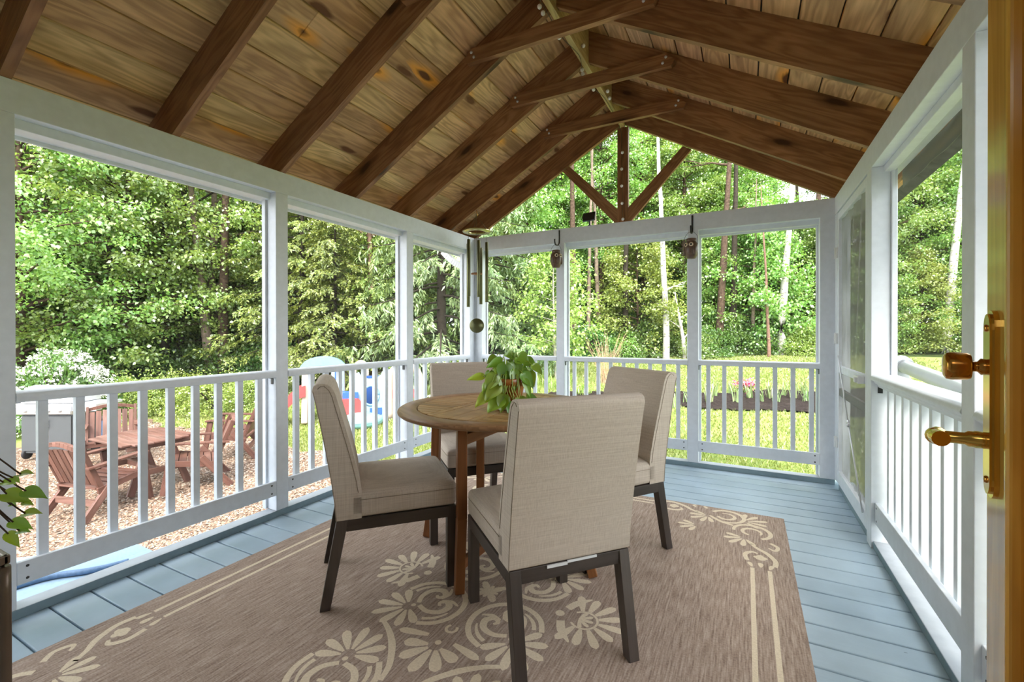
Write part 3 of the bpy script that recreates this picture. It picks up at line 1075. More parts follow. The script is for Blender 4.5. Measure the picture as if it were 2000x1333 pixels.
m = MB()
dbox(m, 0.0, 0.112, -0.045, 0.0, 0.02, 2.04)
dbox(m, 0.70, 0.82, -0.045, 0.0, 0.02, 2.04)
for z0, z1 in ((0.02, 0.24), (1.93, 2.04)):
    dbox(m, 0.112, 0.70, -0.045, 0.0, z0, z1, axis=tuple(dv))
m.build('stile_frame', 'door_wood', door, bevel=0.003)
m = MB()
for z0, z1 in ((0.24, 1.93),):
    dbox(m, 0.112, 0.70, -0.036, -0.016, z0, z1)
m.build('door_panel', 'door_wood', door)
m = MB()
for z0, z1 in ((0.24, 1.93),):
    dbox(m, 0.112, 0.130, -0.016, 0.004, z0, z1)
    dbox(m, 0.682, 0.70, -0.016, 0.004, z0, z1)
    dbox(m, 0.13, 0.682, -0.016, 0.004, z0, z0 + 0.018, axis=tuple(dv))
    dbox(m, 0.13, 0.682, -0.016, 0.004, z1 - 0.018, z1, axis=tuple(dv))
m.build('panel_moulding', 'door_wood', door, bevel=0.006, seg=3)


def dpt(s_, d_, z):
    v = Pd - dv * s_ + nv * d_
    return Vector((v.x, v.y, z))


# long brass back plate with rounded ends
zc, hl, hwid = 1.0875, 0.146, 0.026
pl = []
for a in np.linspace(0, PI, 9):
    pl.append((hwid * math.cos(a), hl - hwid + hwid * 1.0 * math.sin(a)))
for a in np.linspace(PI, 2 * PI, 9):
    pl.append((hwid * math.cos(a), -hl + hwid + hwid * math.sin(a)))
m = MB().prism(pl, dpt(0.052, 0, zc), -dv, (0, 0, 1), nv * 0.006)
pl2 = [(p[0] * 0.74, p[1] * 0.96) for p in pl]
m.prism(pl2, dpt(0.052, 0.006, zc), -dv, (0, 0, 1), nv * 0.004)
plate = m.build('handle_plate', 'brass', door, bevel=0.0025, seg=3)
m = MB()
for z in (zc + 0.118, zc - 0.118):
    m.lathe([(0.0, 0.003), (0.005, 0.0025), (0.006, 0)], dpt(0.052, 0.010, z), 10, axis=tuple(nv))
m.build('screw_heads', 'brass_dark', plate)
# round knob of the dead bolt
m = MB().lathe([(0.012, 0.0), (0.013, 0.006), (0.008, 0.010), (0.008, 0.016), (0.020, 0.018), (0.0215, 0.022), (0.0225, 0.040), (0.021, 0.046), (0.016, 0.049), (0.0, 0.050)], dpt(0.052, 0.010, 1.145), 28, axis=tuple(nv))
m.build('bolt_knob', 'brass_dark', door)
# lever: neck out of the plate, blade turned along the door
zl = 1.030
m = MB().lathe([(0.013, 0.0), (0.0135, 0.012), (0.0125, 0.014), (0.0125, 0.020), (0.0095, 0.024), (0.0095, 0.055)], dpt(0.052, 0.010, zl), 24, axis=tuple(nv))
pth = [dpt(0.045, 0.064, zl), dpt(0.052, 0.068, zl), dpt(0.060, 0.069, zl + 0.001), dpt(0.068, 0.069, zl + 0.002), dpt(0.078, 0.068, zl + 0.002), dpt(0.088, 0.066, zl + 0.002)]
m.tube(catmull(pth, 5), [0.014] * 6 + [0.0135] * 8 + [0.012] * 12, 14)
m.build('lever_handle', 'brass', door, bevel=0)
fr = MB()
fr.box(DX0 - 0.09, DX0, 0.05, 0.075, -0.0, DZ + 0.09).box(DX1, DX1 + 0.09, 0.05, 0.075, 0.0, DZ + 0.09).box(DX0 - 0.09, DX1 + 0.09, 0.05, 0.075, DZ, DZ + 0.09)
o = fr.build('trim_6', 'white_paint', bevel=0.003)
tag(o, 'white casing round the open house door', 'trim', kind='structure')

# screen door in the far right bay
sd = empty('door_2', (0.64, 4.19, 0.05), 'white framed screen door with sagging grey mesh', 'door', kind='structure')
m = MB()
X0, X1 = 0.618, 0.648
m.box(X0, X1, 4.145, 4.195, 0.055, 2.10, axis=(0, 0, 1)).box(X0, X1, 3.245, 3.29, 0.055, 2.10, axis=(0, 0, 1))
m.box(X0, X1, 3.29, 4.145, 2.045, 2.10, axis=(0, 1, 0)).box(X0, X1, 3.29, 4.145, 0.055, 0.15, axis=(0, 1, 0))
m.build('door_frame', 'white_paint', sd, bevel=0.003)
m = MB().box(X0, X1, 3.29, 4.145, 0.895, 0.945, axis=(0, 1, 0))
m.build('middle_rail', 'white_paint', sd, bevel=0.003)
m = MB().box(X0 + 0.004, X1 - 0.004, 3.29, 4.145, 0.72, 0.775, axis=(0, 1, 0))
m.build('lower_bar', 'shaded_bar_grey', sd, bevel=0.003)  # dark grey stands in for the shadow on this crossbar


def drape(z0, z1, seed, amp):
    V, F = [], []
    ny, nz = 44, 24
    for i in range(nz + 1):
        for j in range(ny + 1):
            u, w = j / ny, i / nz
            yy = 3.27 + u * 0.89
            zz = z0 + (z1 - z0) * w
            env = math.sin(PI * u) ** 0.5
            q = (u - 0.35 * (1 - w) * (1 - u)) * 24 + seed
            xx = 0.640 + env * amp * (math.sin(q) + 0.5 * math.sin(q * 1.7 + 2 * w)) * (0.4 + 0.6 * w) * (1 - 0.6 * u)
            V.append((xx, yy, zz))
    for i in range(nz):
        for j in range(ny):
            a = i * (ny + 1) + j
            F.append((a, a + 1, a + ny + 2, a + ny + 1))
    return V, F


for z0, z1, sdv, am in ((0.93, 2.06, 0.4, 0.012), (0.77, 0.90, 2.0, 0.004), (0.13, 0.73, 3.1, 0.008)):
    V, F = drape(z0, z1, sdv, am)
    m = MB().raw(V, F, 0, None, 0.5, True)
    m.build('mesh_panel', 'door_mesh', sd)
m = MB().tube([(0.612, 4.13, 1.02), (0.611, 3.75, 0.60)], 0.0045, 8).tube([(0.611, 3.75, 0.60), (0.611, 3.72, 0.565)], 0.009, 10).tube([(0.611, 3.72, 0.565), (0.612, 3.32, 0.13)], 0.0045, 8)
m.build('brace_rod', 'steel', sd)
for z in (1.80, 1.15, 0.36):
    m = MB().box(0.606, 0.618, 4.165, 4.225, z - 0.04, z + 0.04).tube([(0.604, 4.198, z - 0.042), (0.604, 4.198, z + 0.042)], 0.007, 8)
    m.build('hinge', 'white_plastic', sd, bevel=0.002)
m = MB().box(0.585, 0.618, 3.30, 3.42, 0.893, 0.938).box(0.570, 0.60, 3.31, 3.34, 0.90, 0.93)
m.build('latch', 'white_plastic', sd, bevel=0.004)

# ------------------------------------------------------------------ rug with its woven scrolls
RCX, RCY = -1.05, 1.79
RUG = (-2.352, 0.215, 0.235, 3.352)
rug = MB()
rug.box(RUG[0], RUG[1], RUG[2], RUG[3], 0.0003, 0.006, 0, (0, 1, 0))
ZR = 0.0063


class Pat:
    def __init__(self):
        self.polys = []

    def poly(self, pts):
        self.polys.append([tuple(p) for p in pts])

    def petal(self, x, y, ang, L, w, base=0.25):
        """rounded petal from (x, y) pointing along ang (degrees), narrow at its root"""
        a = math.radians(ang)
        up, dn = [], []
        for i in range(11):
            t = i / 10
            ww = w / 2 * (base + (1 - base) * math.sin(min(1, t / 0.72) * PI / 2)) * (1 if t < 0.72 else math.sqrt(max(0, 1 - ((t - 0.72) / 0.28) ** 2)))
            up.append((t * L, ww))
            dn.append((t * L, -ww))
        pts = up + dn[::-1]
        c, s = math.cos(a), math.sin(a)
        self.poly([(x + c * p[0] - s * p[1], y + s * p[0] + c * p[1]) for p in pts])

    def band(self, pts, w0, w1=None, w2=None):
        """ribbon along a smooth curve; widths at start, middle and end"""
        w1 = w0 if w1 is None else w1
        w2 = w0 if w2 is None else w2
        P = catmull([(p[0], p[1], 0) for p in pts], 7)
        k = len(P)
        L, R = [], []
        for i, p in enumerate(P):
            d = (P[min(i + 1, k - 1)] - P[max(0, i - 1)]).normalized()
            t = i / (k - 1)
            w = w0 + (w1 - w0) * t * 2 if t < 0.5 else w1 + (w2 - w1) * (t - 0.5) * 2
            L.append((p.x - d.y * w / 2, p.y + d.x * w / 2))
            R.append((p.x + d.y * w / 2, p.y - d.x * w / 2))
        for i in range(k - 1):
            self.poly([L[i], L[i + 1], R[i + 1], R[i]])

    def arc(self, x, y, r, a0, a1, w0, w1=None, w2=None, r1=None):
        n = 9
        r1 = r if r1 is None else r1
        self.band([(x + (r + (r1 - r) * i / n) * math.cos(math.radians(a0 + (a1 - a0) * i / n)), y + (r + (r1 - r) * i / n) * math.sin(math.radians(a0 + (a1 - a0) * i / n))) for i in range(n + 1)], w0, w1, w2)

    def disc(self, x, y, r):
        self.poly([(x + r * math.cos(2 * PI * i / 14), y + r * math.sin(2 * PI * i / 14)) for i in range(14)])

    def palmette(self, x, y, ang, n, spread, L, w, r0=0.02):
        for i in range(n):
            t = -1 + 2 * i / (n - 1)
            a = ang + t * spread
            l = L * (1.0 - 0.22 * abs(t))
            self.petal(x + r0 * math.cos(math.radians(a)), y + r0 * math.sin(math.radians(a)), a, l, w)

    def mirrored(self, sx, sy):
        q = Pat()
        for p in self.polys:
            q.polys.append([(sx * a, sy * b) for a, b in p])
        return q


def heart(p, x, y, ang, r=0.150):
    """an open ring with two inner scrolls and a palmette coming out of its opening"""
    p.arc(x, y, r, ang + 58, ang + 302, 0.022, 0.026, 0.022)
    c, s = math.cos(math.radians(ang)), math.sin(math.radians(ang))

    def T(u, v):
        return (x + c * u - s * v, y + s * u + c * v)
    for sg in (1, -1):
        pts = [(0.055, sg * 0.01), (0.03, sg * 0.06), (-0.02, sg * 0.085), (-0.065, sg * 0.065), (-0.065, sg * 0.025), (-0.035, sg * 0.02), (-0.03, sg * 0.042)]
        p.band([T(*q) for q in pts], 0.02, 0.032, 0.012)
        p.band([T(-0.045, sg * 0.008), T(-0.085, sg * 0.03), T(-0.105, sg * 0.07)], 0.012, 0.02, 0.008)
        p.arc(x, y, r * 0.78, ang + sg * 62, ang + sg * 118, 0.018, 0.016, 0.008)
    p.disc(*T(0.078, 0), 0.011)
    bx, by = T(0.10, 0)
    p.palmette(bx, by, ang, 7, 96, 0.128, 0.036, 0.028)


def fan(p, x, y, ang):
    for i in range(9):
        a = ang - 112 + 28 * i
        p.petal(x + 0.062 * math.cos(math.radians(a)), y + 0.062 * math.sin(math.radians(a)), a, 0.098 if i % 2 else 0.11, 0.036, 0.4)
    p.arc(x, y, 0.056, ang - 140, ang + 140, 0.010)
    for i in range(5):
        a = ang - 70 + 35 * i
        p.petal(x - 0.02 * math.cos(math.radians(ang)), y - 0.02 * math.sin(math.radians(ang)), a, 0.062, 0.018)
    c, s = math.cos(math.radians(ang)), math.sin(math.radians(ang))
    for sg in (1, -1):
        pts = [(-0.085, sg * 0.045), (-0.06, sg * 0.10), (-0.01, sg * 0.155)]
        p.band([(x + c * u - s * v, y + s * u + c * v) for u, v in pts], 0.034, 0.036, 0.006)
    p.disc(x - c * 0.105, y - s * 0.105, 0.020)


half = Pat()          # lower left quarter, measured from the medallion's centre
heart(half, -0.185, -0.185, 225)
heart(half, -0.226, -0.685, 108, 0.155)
half.band([(-0.275, -0.385), (-0.215, -0.42), (-0.15, -0.475), (-0.085, -0.56), (-0.062, -0.63)], 0.018, 0.028, 0.018)
half.petal(-0.06, -0.365, 192, 0.13, 0.034, 0.5)
half.petal(-0.015, -0.02, 222, 0.062, 0.03, 0.35)
half.band([(-0.06, -0.80), (-0.11, -0.92), (-0.08, -1.05), (-0.02, -1.1)], 0.02, 0.028, 0.02)
mid = Pat()           # on the vertical axis, below the centre
mid.palmette(0.0, -0.40, 270, 5, 72, 0.125, 0.046, 0.03)
mid.arc(0, -0.295, 0.022, 130, 410, 0.012)
mid.disc(0, -0.385, 0.013)
mid.palmette(0.0, -1.05, 90, 5, 70, 0.11, 0.04, 0.03)
side = Pat()          # on the horizontal axis, left of the centre
fan(side, -0.455, 0.0, 180)
cen = Pat()
for i in range(4):
    cen.petal(0, 0, 45 + 90 * i, 0.07, 0.036, 0.3)
for i in range(4):
    cen.petal(0, 0, 90 * i, 0.05, 0.018, 0.3)
# border corner, upper right, world-sized offsets from the rug's centre
cor = Pat()
bx1, bx2 = 1.098, 1.175
by1, by2 = 1.446, 1.494
cor.band([(bx1, 0.0), (bx1, 0.40), (bx1, 0.79)], 0.019)
cor.band([(bx2, 0.0), (bx2, 0.40), (bx2, 0.79)], 0.019)
cor.band([(0.0, by1), (0.25, by1), (0.50, by1)], 0.017)
cor.band([(0.0, by2), (0.25, by2), (0.50, by2)], 0.017)


def corner_arm(swap):
    q = Pat()
    q.petal(1.096, 0.80, 105, 0.05, 0.022)
    q.petal(1.175, 0.80, 75, 0.055, 0.022)
    q.petal(1.136, 0.81, 90, 0.05, 0.026)
    q.palmette(1.137, 0.90, 90, 3, 40, 0.055, 0.03, 0.0)
    q.petal(1.137, 0.95, 270, 0.06, 0.045)
    q.band([(1.20, 0.845), (1.205, 0.91), (1.17, 0.985), (1.125, 1.03), (1.09, 1.08)], 0.024, 0.026, 0.016)
    q.band([(1.075, 0.865), (1.065, 0.93), (1.095, 0.975), (1.125, 0.965)], 0.022, 0.024, 0.012)
    q.arc(1.10, 1.25, 0.098, -60, 190, 0.022, 0.026, 0.018)
    q.arc(1.10, 1.245, 0.05, 250, -30, 0.018, 0.024, 0.010)
    q.palmette(1.06, 1.14, 232, 5, 70, 0.105, 0.03, 0.02)
    q.band([(1.19, 1.13), (1.225, 1.09), (1.21, 1.04), (1.18, 1.06)], 0.02, 0.02, 0.01)
    if swap:
        k = by1 - bx1 + 0.0
        s = Pat()
        for p in q.polys:
            s.polys.append([(b - (0.79 - 0.50) * 1.0 + 0.0, a + (by1 - bx1) - 0.02) for a, b in p])
        q = s
    return q


for part in (corner_arm(False), corner_arm(True)):
    cor.polys += part.polys
cor.palmette(1.05, 1.40, 20, 5, 62, 0.12, 0.03, 0.03)
cor.palmette(0.80, 1.20, 200, 4, 50, 0.10, 0.028, 0.02)
cor.band([(0.86, 1.40), (0.93, 1.33), (1.0, 1.30)], 0.018, 0.024, 0.018)
RX, RY_ = (RUG[0] + RUG[1]) / 2, (RUG[2] + RUG[3]) / 2
allp = []


def put(p, cx, cy):
    for q in p.polys:
        pts = [(cx + a, cy + b) for a, b in q]
        ar = sum(pts[i][0] * pts[(i + 1) % len(pts)][1] - pts[(i + 1) % len(pts)][0] * pts[i][1] for i in range(len(pts)))
        if ar < 0:
            pts.reverse()
        if all(RUG[0] < a < RUG[1] and RUG[2] < b < RUG[3] for a, b in pts):
            allp.append(pts)


for sx in (1, -1):
    for sy in (1, -1):
        put(half.mirrored(sx, sy), RCX, RCY)
        put(cor.mirrored(sx, sy), RX, RY_)
for sy in (1, -1):
    put(mid.mirrored(1, sy), RCX, RCY)
for sx in (1, -1):
    put(side.mirrored(sx, 1), RCX, RCY)
put(cen, RCX, RCY)
for i, pts in enumerate(allp):
    zz = ZR + (i % 17) * 0.00002
    rug.raw([(a, b, zz) for a, b in pts], [tuple(range(len(pts)))], 1, (0, 1, 0), 0.5)
o = rug.build('rug', ['rug_weave', 'rug_cream'])
tag(o, 'brown woven rug with cream scrolls and a double line border', 'rug')

# ------------------------------------------------------------------ upholstered dining chairs
W2, ZF, SPL, BD, ZS, HB = 0.242, 0.38, 0.065, 0.531, 0.512, 0.972


def make_chair():
    """origin under the rear bottom edge of the upholstery, facing +y"""
    root = empty('dining_chair', (0, 0, 0), '', 'chair', 'upholstered chairs round the table')
    # seat cushion: gently domed
    V, F = [], []
    nx, ny = 10, 10
    y0, y1 = 0.05, BD
    z0 = ZF
    prof = []
    for i in range(ny + 1):
        for j in range(nx + 1):
            u, w = j / nx * 2 - 1, i / ny
            dome = (1 - u ** 4) * (1 - (2 * w - 1) ** 6)
            V.append((u * W2, y0 + (y1 - y0) * w, ZS - 0.018 + 0.018 * dome))
    for i in range(ny):
        for j in range(nx):
            a = i * (nx + 1) + j
            F.append((a, a + 1, a + nx + 2, a + nx + 1))
    ring = [j for j in range(nx + 1)] + [i * (nx + 1) + nx for i in range(1, ny + 1)] + [ny * (nx + 1) + j for j in range(nx - 1, -1, -1)] + [i * (nx + 1) for i in range(ny - 1, 0, -1)]
    b0 = len(V)
    for r in ring:
        V.append((V[r][0], V[r][1], z0))
    n = len(ring)
    for i in range(n):
        a, b = ring[i], ring[(i + 1) % n]
        F.append((b, a, b0 + i, b0 + (i + 1) % n))
    F.append(tuple(b0 + i for i in reversed(range(n))))
    m = MB().raw(V, F, 0, None, 0.5, False)
    seat = m.build('seat', 'linen', root, bevel=0.022, seg=4, angle=50)
    for p in seat.data.polygons:
        p.use_smooth = True
    zz = ZS - 0.052
    e = W2 + 0.0006
    m = MB().tube([(-e, 0.10, zz), (-e, BD - 0.022, zz), (-e + 0.007, BD - 0.006, zz), (-e + 0.022, BD + 0.0006, zz), (e - 0.022, BD + 0.0006, zz), (e - 0.007, BD - 0.006, zz), (e, BD - 0.022, zz), (e, 0.10, zz)], 0.0016, 6)
    m.build('piping', 'piping', seat)
    # backrest: side outline swept across the width
    out = [(0.0, ZF), (-0.006, 0.46), (-0.020, 0.56), (-0.040, 0.68), (-0.062, 0.80), (-0.084, 0.91), (-0.0925, 0.945), (-0.088, 0.962), (-0.074, 0.972), (-0.052, 0.974), (-0.030, 0.968), (-0.012, 0.952), (0.0, 0.925), (0.018, 0.86), (0.040, 0.78), (0.062, 0.70), (0.082, 0.62), (0.098, 0.55), (0.106, 0.50), (0.106, ZF)]
    m = MB().prism([(p[0], p[1]) for p in out], (-W2, 0, 0), (0, 1, 0), (0, 0, 1), (2 * W2, 0, 0), 0, None, 0.5, True)
    back = m.build('backrest', 'linen', root, bevel=0.012, seg=4, angle=60)
    m = MB()
    for sx in (-1, 1):
        x = sx * (W2 + 0.0004)
        pts = [(x, p[0], p[1]) for p in out[7:19]]
        pts = [(x, 0.7 * a[1] + 0.3 * (-0.03), a[2] - 0.010) for a in pts[:3]] + [(x, a[1] - 0.014, a[2] - 0.006) for a in pts[3:]]
        m.tube(pts, 0.0016, 6)
        m.tube([(x, -0.088, 0.94)] + [(x, p[0] + 0.003, p[1]) for p in reversed(out[0:6])], 0.0016, 6)
    m.build('piping', 'piping', back)
    # frame and legs
    m = MB()
    t = 0.042
    m.box(-W2 + t, W2 - t, 0.004, 0.004 + t, ZF - 0.052, ZF - 0.001, axis=(1, 0, 0)).box(-W2 + t, W2 - t, BD - t - 0.004, BD - 0.004, ZF - 0.052, ZF - 0.001, axis=(1, 0, 0))
    m.box(-W2 + 0.002, -W2 + 0.002 + t * 0.8, t, BD - t, ZF - 0.052, ZF - 0.001, axis=(0, 1, 0)).box(W2 - 0.002 - t * 0.8, W2 - 0.002, t, BD - t, ZF - 0.052, ZF - 0.001, axis=(0, 1, 0))
    m.build('seat_frame', 'chair_frame', root, bevel=0.002)
    for sx in (-1, 1):
        m = MB()
        x0, x1 = (W2 - 0.002 - t, W2 - 0.002) if sx > 0 else (-W2 + 0.002, -W2 + 0.002 + t)
        m.hexa([(x0, -SPL, 0), (x1, -SPL, 0), (x1, -SPL + t, 0), (x0, -SPL + t, 0), (x0, 0.003, ZF - 0.001), (x1, 0.003, ZF - 0.001), (x1, 0.003 + t * 1.15, ZF - 0.001), (x0, 0.003 + t * 1.15, ZF - 0.001)], 0, (0, 0, 1))
        m.build('leg', 'chair_frame', root, bevel=0.002)
        m = MB().box(x0, x1, BD - 0.003 - t, BD - 0.003, 0, ZF - 0.001, axis=(0, 0, 1))
        m.build('leg', 'chair_frame', root, bevel=0.002)
    return root


ch = make_chair()
CH = [(-0.549, 1.526, 0.846, 'beige linen dining chair nearest the camera, seen from behind'),
      (-1.742, 1.53, -0.736, 'beige linen dining chair beside the left railing, seen from its side'),
      (-0.59, 2.701, 2.517, 'beige linen dining chair standing nearest the screen door'),
      (-1.79, 2.724, 3.967, 'beige linen dining chair behind the table, in front of the wind chime corner')]
for i, (x, y, a, lab) in enumerate(CH):
    if i == 0:
        ch['label'] = lab
        first_chair = ch
    else:
        q = dup(ch, (x, y, 0.0065), a, lab)
x, y, a, lab = CH[0]
m = MB().box(-0.02, 0.10, -0.0005, 0.004, ZF - 0.007, ZF + 0.001).box(-0.10, -0.02, -0.0005, 0.004, ZF - 0.013, ZF - 0.003)
q = m.build('care_label', 'white_plastic', ch)
q['label'] = 'white tag under the backrest'
ch.location = (x, y, 0.0065)
ch.rotation_euler = (0, 0, a)

# ------------------------------------------------------------------ round slatted table
TX, TY, TR, ZT = -1.215, 2.215, 0.568, 0.79
tb = empty('round_table', (TX, TY, 0.0065), 'round slatted wooden dining table with a potted plant on it', 'table')
m = MB()
prof = [(0.455, -0.028), (TR - 0.012, -0.028), (TR - 0.002, -0.020), (TR, -0.013), (TR - 0.004, -0.005), (TR - 0.012, 0.0), (0.470, 0.0), (0.466, -0.002), (0.466, -0.028)]
m.lathe(prof, (TX, TY, ZT), 96, 0, 0.4)
m.build('rim', ['teak_rim'], tb)
m = MB()
m.lathe([(0.46, -0.026), (0.468, -0.013), (0.0, -0.013)], (TX, TY, ZT), 64, 0, 0.5, smooth=False)
m.lathe([(0.468, -0.026), (0.0, -0.026)], (TX, TY, ZT), 64, 0, 0.5, smooth=False)
top = m.build('under_board', 'grout_dark', tb)
sl = MB()


def clip_slat(x0, x1, y0, y1, R, axis, tone):
    """board cut to the round edge"""
    n = 8
    pts = []
    for i in range(n + 1):
        yy = y0 + (y1 - y0) * i / n
        lim = math.sqrt(max(0, R * R - yy * yy))
        pts.append((max(x0, -lim), min(x1, lim), yy))
    pts = [p for p in pts if p[1] - p[0] > 0.004]
    if len(pts) < 2:
        return
    poly = [(p[0], p[2]) for p in pts] + [(p[1], p[2]) for p in reversed(pts)]
    sl.prism(poly, (TX, TY, ZT - 0.012), (1, 0, 0), (0, 1, 0), (0, 0, 0.012), 0, axis, tone)


R = 0.461
c0 = -0.045     # the middle boards sit a little left of the centre
for x0, x1 in ((c0 - 0.152, c0 - 0.114), (c0 - 0.108, c0 - 0.0015), (c0 + 0.0015, c0 + 0.108), (c0 + 0.114, c0 + 0.152)):
    for k in range(14):
        clip_slat(x0, x1, -R + k * 2 * R / 14, -R + (k + 1) * 2 * R / 14, R, (0, 1, 0), 0.5)
yy = -0.45
while yy < 0.45:
    clip_slat(-1, c0 - 0.157, yy, yy + 0.046, R, (1, 0, 0), random.random())
    clip_slat(c0 + 0.157, 1, yy, yy + 0.046, R, (1, 0, 0), random.random())
    yy += 0.052
sl.build('top_slats', 'teak_table', tb)
S = 0.044
LEGS = [((-1.163, 1.715), (-1.168, 1.745), PI / 4), ((-1.655, 2.113), (-1.60, 2.13), 0.3), ((-0.66, 2.13), (-0.80, 2.16), 0.3), ((-1.40, 2.29), (-1.40, 2.29), 0.45), ((-1.16, 2.66), (-1.17, 2.63), PI / 4)]
for (bx, by), (tx, ty), rot in LEGS:
    m = MB()
    c, s = math.cos(rot), math.sin(rot)
    up = (c, s, 0)
    mx, my = tx * 0.85 + bx * 0.15, ty * 0.85 + by * 0.15
    m.bar((mx, my, 0.34), (tx, ty, ZT - 0.028), S * 1.04, S * 1.04, up)
    m.bar((bx, by, 0.008), (mx, my, 0.34), S, S, up, w2=S * 1.04, h2=S * 1.04)
    m.build('leg', 'teak_leg', tb, bevel=0.004)
m = MB()
m.bar((-1.166, 1.75, 0.70), (-1.168, 2.62, 0.70), 0.03, 0.05)
m.build('apron_rail', 'teak_leg', tb, bevel=0.003)
m = MB()
m.bar((-1.60, 2.13, 0.725), (-0.80, 2.155, 0.725), 0.03, 0.045)
m.build('apron_rail', 'teak_leg', tb, bevel=0.003)
m = MB()
m.bar((-1.163, 1.73, 0.13), (-1.16, 2.65, 0.13), 0.028, 0.045)
m.build('stretcher', 'teak_leg', tb, bevel=0.003)

# ------------------------------------------------------------------ potted pothos on the table
PX, PY = -1.125, 2.13
pp = empty('potted_plant', (PX, PY, ZT), 'trailing green pothos in a brown glazed pot on the round table', 'plant')
m = MB().lathe([(0.0, 0.002), (0.062, 0.002), (0.078, 0.006), (0.080, 0.016), (0.076, 0.018), (0.064, 0.010)], (PX, PY, ZT), 36)
m.build('saucer', 'cream', pp)
m, nt, out = new_mat('pot_glaze')
v = coords(nt, 'Object', (6, 6, 14))
n = noise(nt, v, 1.5, 4, 0.6)
col = ramp(nt, n, [(0.3, (0.10, 0.035, 0.012)), (0.5, (0.30, 0.10, 0.02)), (0.7, (0.45, 0.20, 0.04))])
bsdf(nt, out, col, 0.22, 0.6)
m = MB().lathe([(0.0, 0.012), (0.056, 0.012), (0.060, 0.018), (0.066, 0.05), (0.076, 0.09), (0.083, 0.125), (0.085, 0.128), (0.092, 0.130), (0.093, 0.165), (0.090, 0.168), (0.084, 0.166), (0.082, 0.13), (0.0, 0.13)], (PX, PY, ZT), 40)
pot = m.build('pot', 'pot_glaze', pp)
m = MB().lathe([(0.0, 0.148), (0.082, 0.145)], (PX, PY, ZT), 24)
m.build('soil', 'soil', pot)


def leaf_shape(m, base, tip, width, nrm, curl=0.15, tone=None):
    """heart shaped leaf from base to tip with a folded midrib and a drooping tip"""
    b, t = Vector(base), Vector(tip)
    d = t - b
    L = d.length
    d.normalize()
    nn = Vector(nrm)
    nn = (nn - d * nn.dot(d)).normalized()
    s = d.cross(nn)
    prof = [(-0.10, 0.16), (-0.06, 0.32), (0.06, 0.48), (0.2, 0.52), (0.38, 0.47), (0.56, 0.36), (0.74, 0.22), (0.9, 0.08)]
    rows = []
    for a, w in prof:
        row = []
        for q in (-1, -0.5, 0, 0.5, 1):
            back = -0.0 if abs(q) > 0.2 else (0.10 if a < 0 else 0)
            p = b + d * L * (a + back) + s * (w * width * q) + nn * (abs(q) ** 1.5 * 0.16 * width - curl * L * a * a * 1.1)
            row.append(p)
        rows.append(row)
    V = [p for r in rows for p in r] + [t - nn * curl * L]
    F = []
    for i in range(len(rows) - 1):
        for j in range(4):
            a = i * 5 + j
            F.append((a, a + 1, a + 6, a + 5))
    k = (len(rows) - 1) * 5
    e = len(V) - 1
    for j in range(4):
        F.append((k + j, k + j + 1, e))
    m.raw(V, F, 0, None, tone, True)


FWD = Vector((-math.sin(0.4786), math.cos(0.4786), 0))
RGT = Vector((math.cos(0.4786), math.sin(0.4786), 0))


def around(p, r, u, f):
    """a spot near p: r to the camera's right, u up, f away from the camera"""
    return Vector(p) + RGT * r + Vector((0, 0, u)) + FWD * f


LV = [  # base (right, up, away), tip offset (right, up), width, tone
    (-0.035, 0.255, -0.02, -0.085, -0.03, 0.062, 0.25), (-0.055, 0.235, 0.02, -0.02, -0.06, 0.05, 0.75), (-0.015, 0.238, -0.05, -0.015, -0.10, 0.085, 0.15),
    (0.035, 0.245, -0.02, 0.01, -0.09, 0.07, 0.2), (0.06, 0.22, 0.03, 0.03, -0.08, 0.065, 0.12), (0.028, 0.21, -0.07, 0.006, -0.11, 0.052, 0.3),
    (0.05, 0.275, 0.0, 0.06, -0.03, 0.085, 0.3), (0.01, 0.265, 0.04, 0.05, 0.01, 0.07, 0.2), (0.128, 0.232, -0.02, 0.05, -0.045, 0.055, 0.35), (0.075, 0.19, -0.06, 0.055, -0.07, 0.065, 0.15),
    (0.115, 0.195, -0.01, 0.02, -0.075, 0.05, 0.55), (-0.135, 0.175, -0.03, -0.085, -0.012, 0.05, 0.9), (-0.10, 0.20, -0.03, 0.0, -0.085, 0.055, 0.25),
    (-0.065, 0.18, -0.06, -0.06, -0.08, 0.085, 0.65), (-0.05, 0.13, -0.09, -0.075, -0.075, 0.09, 0.75), (-0.10, 0.09, -0.08, -0.075, -0.065, 0.07, 0.95),
    (-0.035, 0.075, -0.10, -0.075, -0.075, 0.10, 0.55), (-0.02, 0.085, -0.11, -0.02, -0.085, 0.07, 0.45), (0.055, 0.07, -0.10, 0.03, -0.085, 0.07, 0.3), (0.095, 0.07, -0.08, 0.07, -0.03, 0.06, 0.1),
    (0.025, 0.045, -0.11, -0.03, -0.05, 0.06, 0.05), (0.065, 0.035, -0.10, 0.03, -0.045, 0.065, 0.15), (0.085, 0.16, -0.075, 0.03, -0.09, 0.04, 0.4), (-0.11, 0.14, -0.06, -0.02, -0.07, 0.05, 0.6),
    (0.0, 0.20, -0.06, 0.03, -0.09, 0.06, 0.2), (-0.03, 0.165, -0.08, 0.01, -0.08, 0.05, 0.55), (0.02, 0.28, 0.03, -0.05, 0.005, 0.06, 0.25), (0.09, 0.25, 0.05, 0.06, -0.02, 0.07, 0.2), (-0.07, 0.27, 0.05, -0.05, -0.03, 0.06, 0.3)]
C0 = (PX, PY, ZT)
for i, (r, u, f, tr, tu, w, tone) in enumerate(LV):
    m = MB()
    b = around(C0, r, u, f)
    tip = around(C0, r + tr, u + tu, f - 0.025)
    nrm = Vector((0, 0, 1)) * 0.7 - FWD * 0.8 + RGT * random.uniform(-0.3, 0.3)
    leaf_shape(m, b, tip, w, nrm, 0.12, tone)
    m.build('leaf', 'leaf_pothos', pp)
